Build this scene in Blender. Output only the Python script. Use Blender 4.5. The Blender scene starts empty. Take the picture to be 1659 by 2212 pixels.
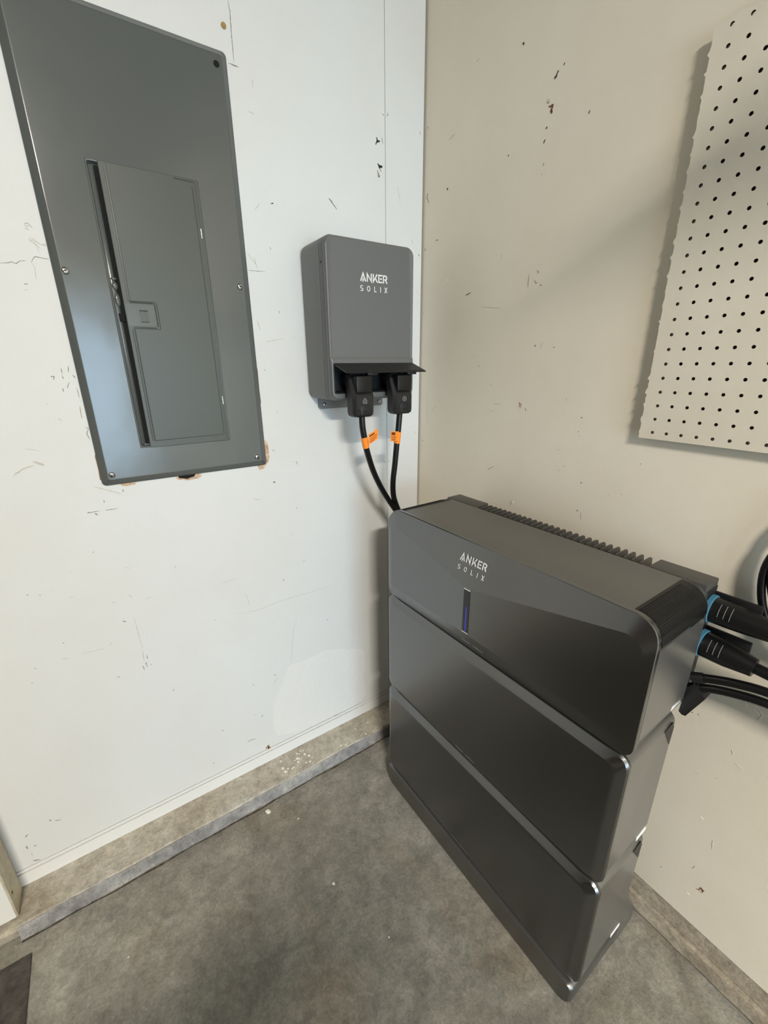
import bpy, bmesh, math, random
from mathutils import Vector, Matrix
random.seed(7)
scene = bpy.context.scene
COL = scene.collection

# ------------------------------------------------------------------ camera, light, exposure
cam_d = bpy.data.cameras.new('camera'); cam = bpy.data.objects.new('camera', cam_d); COL.objects.link(cam)
cam_d.sensor_fit = 'HORIZONTAL'; cam_d.sensor_width = 36.0; cam_d.lens = 36.0 * 919.22 / 1659.0
cam_d.clip_start = 0.02
_y, _p, _r = math.radians(56.2955), math.radians(-19.0175), math.radians(-0.5002)
_f = Vector((math.cos(_p)*math.cos(_y), math.cos(_p)*math.sin(_y), math.sin(_p)))
_rt = Vector((math.sin(_y), -math.cos(_y), 0)); _up = _rt.cross(_f)
_r2 = _rt*math.cos(_r) + _up*math.sin(_r); _u2 = -_rt*math.sin(_r) + _up*math.cos(_r)
cam.matrix_world = Matrix(((_r2.x, _u2.x, -_f.x, -0.9253), (_r2.y, _u2.y, -_f.y, -1.1619), (_r2.z, _u2.z, -_f.z, 1.3400), (0, 0, 0, 1)))
scene.camera = cam

world = bpy.data.worlds.new('world'); scene.world = world; world.use_nodes = True
bg = world.node_tree.nodes['Background']; bg.inputs[0].default_value = (0.80, 0.90, 1.0, 1); bg.inputs[1].default_value = 1.0

def area_light(name, loc, aim, sx, sy, power, color):
    l = bpy.data.lights.new(name, 'AREA'); l.shape = 'RECTANGLE'; l.size = sx; l.size_y = sy; l.energy = power; l.color = color
    o = bpy.data.objects.new(name, l); COL.objects.link(o); o.location = loc
    o.rotation_euler = (Vector(aim) - Vector(loc)).to_track_quat('-Z', 'Y').to_euler()
    return o
# daylight coming in through the garage opening behind the camera
area_light('opening_daylight', (-1.30, -5.55, 0.98), (-1.30, 0, 0.98), 1.70, 1.9, 165, (0.58, 0.80, 1.0))

scene.view_settings.view_transform = 'Standard'; scene.view_settings.look = 'None'
scene.view_settings.gamma = 1.0; scene.view_settings.use_curve_mapping = False
scene.view_settings.exposure = -0.44

# ------------------------------------------------------------------ materials
def lin(c):
    return tuple((x/12.92 if x <= .04045 else ((x+.055)/1.055)**2.4) for x in [v/255 for v in c]) + (1,)
def mat(name, rgb, rough=.5, metal=0., rgb2=None, nscale=6., detail=4., bump=0., bscale=200., spec=.5, lo=.35, hi=.65, coat=0., emit=None, estr=0., bdist=.002):
    m = bpy.data.materials.new(name); m.use_nodes = True
    nt = m.node_tree; b = nt.nodes['Principled BSDF']
    b.inputs['Base Color'].default_value = lin(rgb); b.inputs['Roughness'].default_value = rough; b.inputs['Metallic'].default_value = metal
    b.inputs['Specular IOR Level'].default_value = spec
    if coat: b.inputs['Coat Weight'].default_value = coat; b.inputs['Coat Roughness'].default_value = .15
    tc = nt.nodes.new('ShaderNodeTexCoord')
    if rgb2:
        n = nt.nodes.new('ShaderNodeTexNoise'); n.inputs['Scale'].default_value = nscale; n.inputs['Detail'].default_value = detail; n.inputs['Roughness'].default_value = .6
        nt.links.new(tc.outputs['Object'], n.inputs['Vector'])
        r = nt.nodes.new('ShaderNodeValToRGB'); r.color_ramp.elements[0].position = lo; r.color_ramp.elements[1].position = hi
        r.color_ramp.elements[0].color = lin(rgb); r.color_ramp.elements[1].color = lin(rgb2)
        nt.links.new(n.outputs['Fac'], r.inputs['Fac']); nt.links.new(r.outputs['Color'], b.inputs['Base Color'])
    if bump:
        n2 = nt.nodes.new('ShaderNodeTexNoise'); n2.inputs['Scale'].default_value = bscale; n2.inputs['Detail'].default_value = 3
        nt.links.new(tc.outputs['Object'], n2.inputs['Vector'])
        bp = nt.nodes.new('ShaderNodeBump'); bp.inputs['Strength'].default_value = bump; bp.inputs['Distance'].default_value = bdist
        nt.links.new(n2.outputs['Fac'], bp.inputs['Height']); nt.links.new(bp.outputs['Normal'], b.inputs['Normal'])
    if emit:
        b.inputs['Emission Color'].default_value = lin(emit); b.inputs['Emission Strength'].default_value = estr
    return m

def concrete(name, cols, scale, bump=.5):
    m = bpy.data.materials.new(name); m.use_nodes = True
    nt = m.node_tree; b = nt.nodes['Principled BSDF']; b.inputs['Roughness'].default_value = .8; b.inputs['Specular IOR Level'].default_value = .25
    tc = nt.nodes.new('ShaderNodeTexCoord'); L = nt.links
    def noise(s, d=5, rough=.65, dist=0.):
        n = nt.nodes.new('ShaderNodeTexNoise'); n.inputs['Scale'].default_value = s; n.inputs['Detail'].default_value = d
        n.inputs['Roughness'].default_value = rough; n.inputs['Distortion'].default_value = dist; L.new(tc.outputs['Object'], n.inputs['Vector']); return n
    big = noise(scale, 6, .62, .4); mid = noise(scale*7, 6, .7, .3); fine = noise(scale*75, 5, .8); grain = noise(scale*24, 6, .75, .8); stain = noise(scale*1.7, 4, .6, .6)
    r = nt.nodes.new('ShaderNodeValToRGB'); e = r.color_ramp.elements; e[0].position = .30; e[1].position = .72
    e[0].color = lin(cols[0]); e[1].color = lin(cols[2]); k = e.new(.5); k.color = lin(cols[1])
    L.new(big.outputs['Fac'], r.inputs['Fac'])
    mr = nt.nodes.new('ShaderNodeMapRange'); mr.inputs['From Min'].default_value = .33; mr.inputs['From Max'].default_value = .67; mr.inputs['To Min'].default_value = .74; mr.inputs['To Max'].default_value = 1.22
    L.new(mid.outputs['Fac'], mr.inputs['Value'])
    mf = nt.nodes.new('ShaderNodeMapRange'); mf.inputs['From Min'].default_value = .3; mf.inputs['From Max'].default_value = .7; mf.inputs['To Min'].default_value = .76; mf.inputs['To Max'].default_value = 1.20
    L.new(fine.outputs['Fac'], mf.inputs['Value'])
    mm = nt.nodes.new('ShaderNodeMath'); mm.operation = 'MULTIPLY'; L.new(mr.outputs['Result'], mm.inputs[0]); L.new(mf.outputs['Result'], mm.inputs[1])
    mg = nt.nodes.new('ShaderNodeMapRange'); mg.inputs['From Min'].default_value = .34; mg.inputs['From Max'].default_value = .66; mg.inputs['To Min'].default_value = .80; mg.inputs['To Max'].default_value = 1.16
    L.new(grain.outputs['Fac'], mg.inputs['Value'])
    m2 = nt.nodes.new('ShaderNodeMath'); m2.operation = 'MULTIPLY'; L.new(mm.outputs['Value'], m2.inputs[0]); L.new(mg.outputs['Result'], m2.inputs[1]); mm = m2
    sr = nt.nodes.new('ShaderNodeMapRange'); sr.inputs['From Min'].default_value = .52; sr.inputs['From Max'].default_value = .72; sr.inputs['To Max'].default_value = .55; L.new(stain.outputs['Fac'], sr.inputs['Value'])
    sm = nt.nodes.new('ShaderNodeMix'); sm.data_type = 'RGBA'; sm.inputs['B'].default_value = lin(cols[3] if len(cols) > 3 else cols[1]); L.new(sr.outputs['Result'], sm.inputs['Factor']); L.new(r.outputs['Color'], sm.inputs['A'])
    mx = nt.nodes.new('ShaderNodeVectorMath'); mx.operation = 'SCALE'; L.new(sm.outputs['Result'], mx.inputs[0]); L.new(mm.outputs['Value'], mx.inputs['Scale'])
    L.new(mx.outputs['Vector'], b.inputs['Base Color'])
    ad = nt.nodes.new('ShaderNodeMath'); ad.operation = 'MULTIPLY_ADD'; ad.inputs[1].default_value = .35; L.new(fine.outputs['Fac'], ad.inputs[0]); L.new(mid.outputs['Fac'], ad.inputs[2])
    bp = nt.nodes.new('ShaderNodeBump'); bp.inputs['Strength'].default_value = bump; bp.inputs['Distance'].default_value = .004
    L.new(ad.outputs['Value'], bp.inputs['Height']); L.new(bp.outputs['Normal'], b.inputs['Normal'])
    return m

M = {}
M['wall_white'] = mat('white_wall_paint', (214, 217, 217), .55, rgb2=(210, 210, 207), nscale=1.6, detail=5, bump=.14, bscale=120)
M['wall_cream'] = mat('cream_wall_paint', (229, 222, 206), .55, rgb2=(222, 214, 196), nscale=2.2, detail=5, bump=.12, bscale=110)
M['strip_white'] = mat('white_strip_paint', (220, 221, 219), .5, bump=.2, bscale=80)
M['ceiling'] = mat('ceiling_paint', (150, 142, 128), .8, rgb2=(140, 130, 116))
M['gap'] = mat('dark_wood_backing', (88, 66, 48), .9, rgb2=(60, 46, 36), nscale=20)
M['floor'] = concrete('garage_concrete', ((120, 117, 107), (140, 137, 127), (156, 153, 144), (136, 121, 102)), 2.0, 1.0)
M['curb_top'] = concrete('curb_concrete', ((160, 150, 132), (182, 175, 160), (198, 194, 184)), 6., .7)
M['curb_face'] = concrete('curb_grey_concrete', ((118, 116, 114), (148, 147, 146), (178, 176, 172)), 8., .8)
M['sill'] = concrete('dusty_sill_wood', ((146, 134, 116), (172, 161, 143), (190, 180, 163)), 7., .8)
M['mark_d'] = mat('dark_chip', (62, 55, 50), .9); M['mark_g'] = mat('grey_scuff', (140, 134, 126), .9); M['mark_f'] = mat('faint_scuff', (192, 187, 177), .8)
M['mark_l'] = mat('pale_chip', (240, 234, 222), .8); M['mark_b'] = mat('brown_chip', (140, 108, 80), .9); M['mark_r'] = mat('rusty_chip', (104, 70, 60), .9)
M['panel'] = mat('grey_enamel', (85, 89, 87), .19, rgb2=(83, 87, 86), nscale=3, bump=.32, bscale=3.6, bdist=.010, spec=.62)
M['door'] = mat('grey_enamel_door', (74, 78, 73), .38, bump=.1, bscale=9., bdist=.003)
M['chrome'] = mat('zinc_screw', (206, 206, 204), .22, 1.0)
M['black_void'] = mat('black_void', (10, 9, 9), .9)
M['inlet'] = mat('grey_textured_powder_coat', (106, 107, 107), .46, .25, bump=.18, bscale=900, bdist=.0006)
M['inlet_side'] = mat('grey_powder_coat_shell', (112, 114, 113), .5, .2, bump=.18, bscale=900, bdist=.0006)
M['steel'] = mat('grey_bracket_paint', (126, 128, 128), .45, .3)
M['black'] = mat('black_plastic', (18, 18, 19), .48, bump=.1, bscale=900, bdist=.0004)
M['black_gloss'] = mat('black_smooth_plastic', (17, 17, 18), .34, spec=.4)
M['rubber'] = mat('black_cable_rubber', (11, 11, 12), .38, spec=.4)
M['icon'] = mat('grey_icon_print', (150, 150, 150), .6)
M['logo'] = mat('silver_logo_print', (222, 222, 220), .5)
M['orange'] = mat('orange_tag_paper', (250, 140, 38), .6)
M['ink'] = mat('dark_tag_ink', (96, 52, 18), .8)
M['case'] = mat('graphite_case', (122, 121, 118), .40, .9, bump=.1, bscale=1200, bdist=.0003)
M['case_front'] = mat('graphite_front_panel', (119, 120, 121), .27, 1.0, bump=.08, bscale=1400, bdist=.0003)
M['case_side'] = mat('graphite_side_shell', (140, 139, 136), .33, .85)
M['fin'] = mat('graphite_heatsink', (94, 93, 90), .45, .7)
M['vent'] = mat('black_vent', (12, 12, 12), .42, spec=.35)
M['led_glass'] = mat('dark_led_window', (22, 22, 30), .15)
M['led'] = mat('blue_led', (60, 60, 200), .4, emit=(70, 70, 255), estr=.55)
M['white_label'] = mat('white_label', (240, 240, 238), .4)
M['small_print'] = mat('grey_small_print', (104, 104, 102), .5)
M['blue_ring'] = mat('blue_seal_ring', (58, 112, 136), .5)
M['white_post'] = mat('white_gloss_paint', (234, 236, 232), .45)
M['post_side'] = mat('aged_beige_paint', (204, 195, 172), .7, rgb2=(176, 163, 138), nscale=30)
M['mat'] = mat('dark_matting', (54, 50, 46), .95, rgb2=(82, 78, 72), nscale=40, bump=1., bscale=300)
M['pegboard'] = mat('painted_hardboard', (220, 213, 197), .6, rgb2=(213, 205, 188), nscale=5, bump=.15, bscale=60)
M['paper'] = mat('torn_brown_paper', (170, 132, 100), .9, rgb2=(214, 196, 172), nscale=60)
M['plaster'] = mat('patched_plaster', (219, 220, 218), .55, bump=.6, bscale=38, bdist=.003)
M['lamp'] = mat('lamp_tube', (255, 240, 215), .5, emit=(255, 226, 184), estr=14.)
M['lamp_body'] = mat('lamp_housing', (230, 228, 220), .5)

# ------------------------------------------------------------------ helpers
def obj(name, bm, material, parent=None, smooth=False, ang=None):
    me = bpy.data.meshes.new(name); bmesh.ops.recalc_face_normals(bm, faces=bm.faces[:]); bm.to_mesh(me); bm.free()
    if isinstance(material, (list, tuple)):
        for m_ in material: me.materials.append(m_)
    else: me.materials.append(material)
    o = bpy.data.objects.new(name, me); COL.objects.link(o)
    if parent is not None: o.parent = parent
    if smooth:
        for p in me.polygons: p.use_smooth = True
        if ang: me.set_sharp_from_angle(angle=math.radians(ang))
    return o
def tag(o, label, cat, group=None):
    o['label'] = label; o['category'] = cat
    if group: o['group'] = group
    return o
def struct(o, label=None):
    o['kind'] = 'structure'
    if label: o['label'] = label
    return o
def thing(name, label, cat, loc=(0, 0, 0), rotz=0., group=None):
    o = bpy.data.objects.new(name, None); COL.objects.link(o); o.location = loc; o.rotation_euler = (0, 0, rotz); o.empty_display_size = .05
    return tag(o, label, cat, group)
def box(bm, x0, x1, y0, y1, z0, z1, bev=0., seg=2):
    r = bmesh.ops.create_cube(bm, size=1.0)
    for v in r['verts']:
        v.co = Vector((x0+(v.co.x+.5)*(x1-x0), y0+(v.co.y+.5)*(y1-y0), z0+(v.co.z+.5)*(z1-z0)))
    if bev:
        ed = list({e for v in r['verts'] for e in v.link_edges})
        bmesh.ops.bevel(bm, geom=ed, offset=bev, segments=seg, affect='EDGES', profile=.5)
def newbox(name, m, parent, *a, **k):
    bm = bmesh.new(); box(bm, *a, **k); return obj(name, bm, m, parent, smooth=bool(k.get('bev')), ang=50)
def prism(bm, pts, d0, d1, to3):
    """polygon pts (a,b) between depths d0,d1; to3(a,b,d) -> xyz"""
    A = [bm.verts.new(to3(a, b, d0)) for a, b in pts]; B = [bm.verts.new(to3(a, b, d1)) for a, b in pts]
    bm.faces.new(A); bm.faces.new(B[::-1]); n = len(pts)
    for i in range(n): bm.faces.new((A[i], B[i], B[(i+1) % n], A[(i+1) % n]))
def rrect(a0, a1, b0, b1, r, seg=6, side=1):
    rs = r if isinstance(r, (list, tuple)) else (r,)*4          # bottom-left, bottom-right, top-right, top-left
    out = []
    for (ca, cb, s, q) in ((a0, b0, rs[0], 2), (a1, b0, rs[1], 3), (a1, b1, rs[2], 0), (a0, b1, rs[3], 1)):
        oa = ca + (s if ca == a0 else -s); ob = cb + (s if cb == b0 else -s)
        for i in range(seg+1):
            t = (q + i/seg) * math.pi/2; out.append((oa + s*math.cos(t), ob + s*math.sin(t)))
    if side > 1:
        res = []; n = len(out); k = seg+1
        for i in range(n):
            res.append(out[i])
            if i % k == seg:
                p, q2 = out[i], out[(i+1) % n]
                for j in range(1, side): res.append((p[0]+(q2[0]-p[0])*j/side, p[1]+(q2[1]-p[1])*j/side))
        out = res
    return out
def loft(bm, loops, cap0=True, cap1=True):
    vs = [[bm.verts.new(p) for p in lp] for lp in loops]; n = len(loops[0])
    for a, b in zip(vs[:-1], vs[1:]):
        for i in range(n): bm.faces.new((a[i], a[(i+1) % n], b[(i+1) % n], b[i]))
    if cap0: bm.faces.new(vs[0])
    if cap1: bm.faces.new(vs[-1][::-1])
    return vs
def catmull(pts, n=8):
    P = [Vector(p) for p in pts]; P = [P[0]*2-P[1]] + P + [P[-1]*2-P[-2]]; out = []
    for i in range(1, len(P)-2):
        for j in range(n):
            t = j/n; a, b, c, d = P[i-1:i+3]
            out.append(.5*((2*b)+(c-a)*t+(2*a-5*b+4*c-d)*t*t+(3*b-a-3*c+d)*t**3))
    out.append(P[-2]); return out
def tube(bm, path, rad, seg=14, cap=True):
    n = len(path); rads = rad if isinstance(rad, (list, tuple)) else [rad]*n
    T = [(path[min(i+1, n-1)]-path[max(i-1, 0)]).normalized() for i in range(n)]
    N = T[0].orthogonal().normalized(); loops = []
    for i in range(n):
        N = (N - T[i]*N.dot(T[i])).normalized(); B = T[i].cross(N)
        loops.append([path[i] + (N*math.cos(2*math.pi*k/seg)+B*math.sin(2*math.pi*k/seg))*rads[i] for k in range(seg)])
    loft(bm, loops, cap, cap)
def cyl(bm, p0, p1, r0, r1=None, seg=20):
    tube(bm, [Vector(p0), Vector(p1)], [r0, r0 if r1 is None else r1], seg)
def newtube(name, m, parent, pts, rad, n=8, seg=14, curve=True):
    bm = bmesh.new(); tube(bm, catmull(pts, n) if curve else [Vector(p) for p in pts], rad, seg); return obj(name, bm, m, parent, smooth=True, ang=50)
def stroke(bm, pts, w, d0, d1, to3, closed=False):
    """flat ribbon of width w along (a,b) polyline, mitred, thickness d0..d1"""
    P = [Vector((p[0], p[1])) for p in pts]; n = len(P); Lf, Rt = [], []
    for i in range(n):
        if closed: a, b, c = P[i-1], P[i], P[(i+1) % n]
        else: a, b, c = P[max(i-1, 0)], P[i], P[min(i+1, n-1)]
        d1v = (b-a) if (b-a).length > 1e-9 else (c-b); d2v = (c-b) if (c-b).length > 1e-9 else (b-a)
        d1v = d1v.normalized(); d2v = d2v.normalized(); t = (d1v+d2v)
        t = t.normalized() if t.length > 1e-6 else d1v
        nv = Vector((-t.y, t.x)); c_ = max(.35, nv.dot(Vector((-d1v.y, d1v.x)))); h = w/2/c_
        Lf.append(b+nv*h); Rt.append(b-nv*h)
    m = n if closed else n-1
    def V(p, d): return bm.verts.new(to3(p.x, p.y, d))
    l0 = [V(p, d0) for p in Lf]; r0 = [V(p, d0) for p in Rt]; l1 = [V(p, d1) for p in Lf]; r1 = [V(p, d1) for p in Rt]
    for i in range(m):
        j = (i+1) % n
        bm.faces.new((l1[i], l1[j], r1[j], r1[i])); bm.faces.new((l0[i], r0[i], r0[j], l0[j]))
        bm.faces.new((l0[i], l0[j], l1[j], l1[i])); bm.faces.new((r0[i], r1[i], r1[j], r0[j]))
    if not closed:
        bm.faces.new((l0[0], l1[0], r1[0], r0[0])); bm.faces.new((l0[-1], r0[-1], r1[-1], l1[-1]))
def arc(ca, cb, r, t0, t1, n=10, rb=None):
    rb = rb or r
    return [(ca+r*math.cos(math.radians(t0+(t1-t0)*i/n)), cb+rb*math.sin(math.radians(t0+(t1-t0)*i/n))) for i in range(n+1)]
def empty_part(name, parent):
    o = bpy.data.objects.new(name, None); COL.objects.link(o); o.parent = parent; return o

LETTERS = {   # letter: (strokes in units of cap height)
 'A': [[(.09, 0), (.475, .93), (.86, 0)], [(.415, -.06), (.505, .16), (.445, .16), (.50, .36)]],
 'N': [[(.09, 0), (.09, .93), (.73, .07), (.73, 1)]],
 'K': [[(.09, 1), (.09, .08), (.70, 1)], [(.46, .44), (.74, 0)]],
 'E': [[(.66, .91), (.09, .91), (.09, .09), (.66, .09)], [(.28, .5), (.58, .5)]],
 'R': [[(.09, 0), (.09, .91), (.40, .91), (.58, .84), (.63, .68), (.58, .51), (.40, .44), (.26, .44)], [(.40, .44), (.68, 0)]],
 'S': [[(.60, .86), (.50, .93), (.20, .93), (.09, .82), (.09, .62), (.20, .52), (.50, .47), (.62, .37), (.62, .18), (.50, .07), (.18, .07), (.07, .14)]],
 'O': [arc(.37, .5, .31, 0, 360, 20, .43)[:-1]],
 'L': [[(.09, 1), (.09, .07), (.56, .07)]],
 'I': [[(.08, 0), (.08, 1)]],
 'X': [[(.03, 0), (.60, 1)], [(.60, 0), (.03, 1)]]}
def word(bm, layout, a0, b0, h, w, to3, d0, d1):
    for ch, off in layout:
        for si, s in enumerate(LETTERS[ch]):
            pts = [(a0+off+p[0]*h, b0+p[1]*h) for p in s]
            ww = w*h*(.8 if (ch == 'A' and len(s) == 4) else 1)
            stroke(bm, pts, ww, d0, d1+si*.00012, to3, closed=(ch == 'O'))
def logo(parent, a0, b0, width, capA, b1, capS, to3):
    k = width/4.2
    bm = bmesh.new()
    word(bm, (('A', 0), ('N', .99*k), ('K', 1.92*k), ('E', 2.76*k), ('R', 3.48*k)), a0, b0, capA, .17, to3, 0, .0005)
    for v in bm.verts: pass
    obj('logo_lettering', bm, M['logo'], parent)
    bm = bmesh.new(); s = width/995
    word(bm, (('S', 0), ('O', 240*s), ('L', 500*s), ('I', 722*s), ('X', 885*s)), a0, b1, capS, .14, to3, 0, .0005)
    obj('logo_lettering', bm, M['logo'], parent)

# ------------------------------------------------------------------ the room
XF, YF, ZC = -5.2, -5.6, 3.10      # far left wall, opening wall, ceiling
struct(newbox('floor', M['floor'], None, XF-.1, .12, -9., .12, -.06, 0))
struct(newbox('ceiling', M['ceiling'], None, XF-.1, .12, YF-.1, .12, ZC, ZC+.08))
wl = struct(newbox('wall_left', M['gap'], None, XF-.1, .0, .006, .12, 0.0, ZC))
newbox('wallboard', M['wall_white'], wl, XF, -.1369, 0, .007, .0920, ZC)
newbox('wallboard', M['wall_white'], wl, -.1356, -.0058, -.0004, .007, .0920, ZC)
newbox('bottom_strip', M['strip_white'], wl, XF, -.002, -.0012, .006, .0803, .0896)
newbox('bottom_strip', M['strip_white'], wl, XF, -.002, -.0022, .006, .0370, .0772)
wr = struct(newbox('wall_right', M['wall_cream'], None, 0, .12, YF, .12, .1150, ZC))
struct(newbox('wall_far', M['gap'], None, XF-.1, XF, YF, 0, 0, ZC))
for a, b, c, d in ((XF-.1, -2.15, 0, ZC), (-.45, .12, 0, ZC), (-2.15, -.45, 1.96, ZC)):
    struct(newbox('wall_back', M['wall_cream'], None, a, b, YF-.1, YF, c, d))

# right-hand sill: two rough boards under the wall, slightly set back
def rough_bar(bm, ax, lo, hi, step, prof, amp):
    """bar running along axis ax (0:x,1:y) with a profile of (offset, z) points, edges roughened"""
    n = max(2, int((hi-lo)/step)); loops = []; ph = [random.uniform(0, 6) for _ in prof]
    for i in range(n+1):
        t = lo+(hi-lo)*i/n; lp = []
        for k, (o, z, a) in enumerate(prof):
            j = a*amp*(random.uniform(-1, 1) + 1.2*math.sin(t*23+ph[k]) + .8*math.sin(t*61+2*ph[k]))
            lp.append((t, o+j, max(z+j*.35, -.01)) if ax == 0 else (o+j, t, max(z+j*.35, -.01)))
        loops.append(lp)
    loft(bm, loops)
ts = struct(newbox('trim_1', M['gap'], None, .012, .12, YF, 0, 0, .1150), 'dusty wooden sill boards under the cream wall')
for z0, z1, xo in ((.0590, .1095, .004), (.0130, .0545, -.006)):
    bm = bmesh.new(); rough_bar(bm, 1, YF, -.0, .03, [(xo, z0, .4), (xo, z1, .5), (.03, z1, 0), (.03, z0, 0)], .0012)
    obj('sill_board', bm, M['sill'], ts)
M['joint'] = mat('dark_joint_dirt', (52, 44, 37), .95, rgb2=(84, 74, 64), nscale=90)
# left-hand concrete curb
tc = bpy.data.objects.new('trim_2', None); COL.objects.link(tc); struct(tc, 'weathered concrete curb under the white wall')
bm = bmesh.new(); rough_bar(bm, 0, XF, 0, .025, [(.02, -.01, 0), (-.098, -.01, 0), (-.1075, .030, .6), (-.101, .0365, .5), (.02, .0365, 0)], .0015)
obj('curb_top', bm, M['curb_top'], tc)
bm = bmesh.new(); rough_bar(bm, 0, -1.318, 0, .018, [(-.096, -.008, 0), (-.1185, -.004, .9), (-.1155, .006, 1.), (-.1105, .030, .9), (-.1045, .0345, .8), (-.096, .030, 0)], .0016)
obj('curb_face', bm, M['curb_face'], tc)
# open ragged joint between curb and floor slab
A, B = [], []
x = -1.316
while x < -.02:
    c_ = -.121+.0016*math.sin(x*19)+.0012*math.sin(x*47+1); w_ = random.uniform(.0003, .0030)
    A.append((x, c_-w_*.5-.001)); B.append((x, c_+w_)); x += random.uniform(.006, .016)
bm = bmesh.new(); prism(bm, A+B[::-1], -.002, .0008, lambda a, b, d: (a, b, d)); obj('joint_crack', bm, M['joint'], tc)
# loose mortar crumbs and chips on the curb and floor
def blob(bm, c, s, flat=.5):
    r = bmesh.ops.create_icosphere(bm, subdivisions=1, radius=s)
    for v in r['verts']:
        v.co = Vector((v.co.x*random.uniform(.6, 1.4), v.co.y*random.uniform(.6, 1.4), v.co.z*flat)) + Vector(c)
M['crumb'] = mat('pale_mortar', (226, 222, 210), .9)
bm = bmesh.new()
for i in range(26): blob(bm, (random.gauss(-.56, .035), random.uniform(-.09, -.02), .037), random.uniform(.0015, .005))
for i in range(10): blob(bm, (random.uniform(-.42, -.2), random.uniform(-.1, -.03), .037), random.uniform(.0015, .004))
o = obj('mortar_crumbs', bm, M['crumb'], tc); o['kind'] = 'stuff'

fl = bpy.data.objects['floor']
bm = bmesh.new()
for x, y, s in ((-.70, -.145, .009), (-.62, -.44, .004), (-1.10, -.30, .002), (-.56, -.62, .002), (-.63, -.22, .003)):
    blob(bm, (x, y, .0005), s, .35)
o = obj('floor_grit', bm, M['crumb'], fl); o['kind'] = 'stuff'

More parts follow.
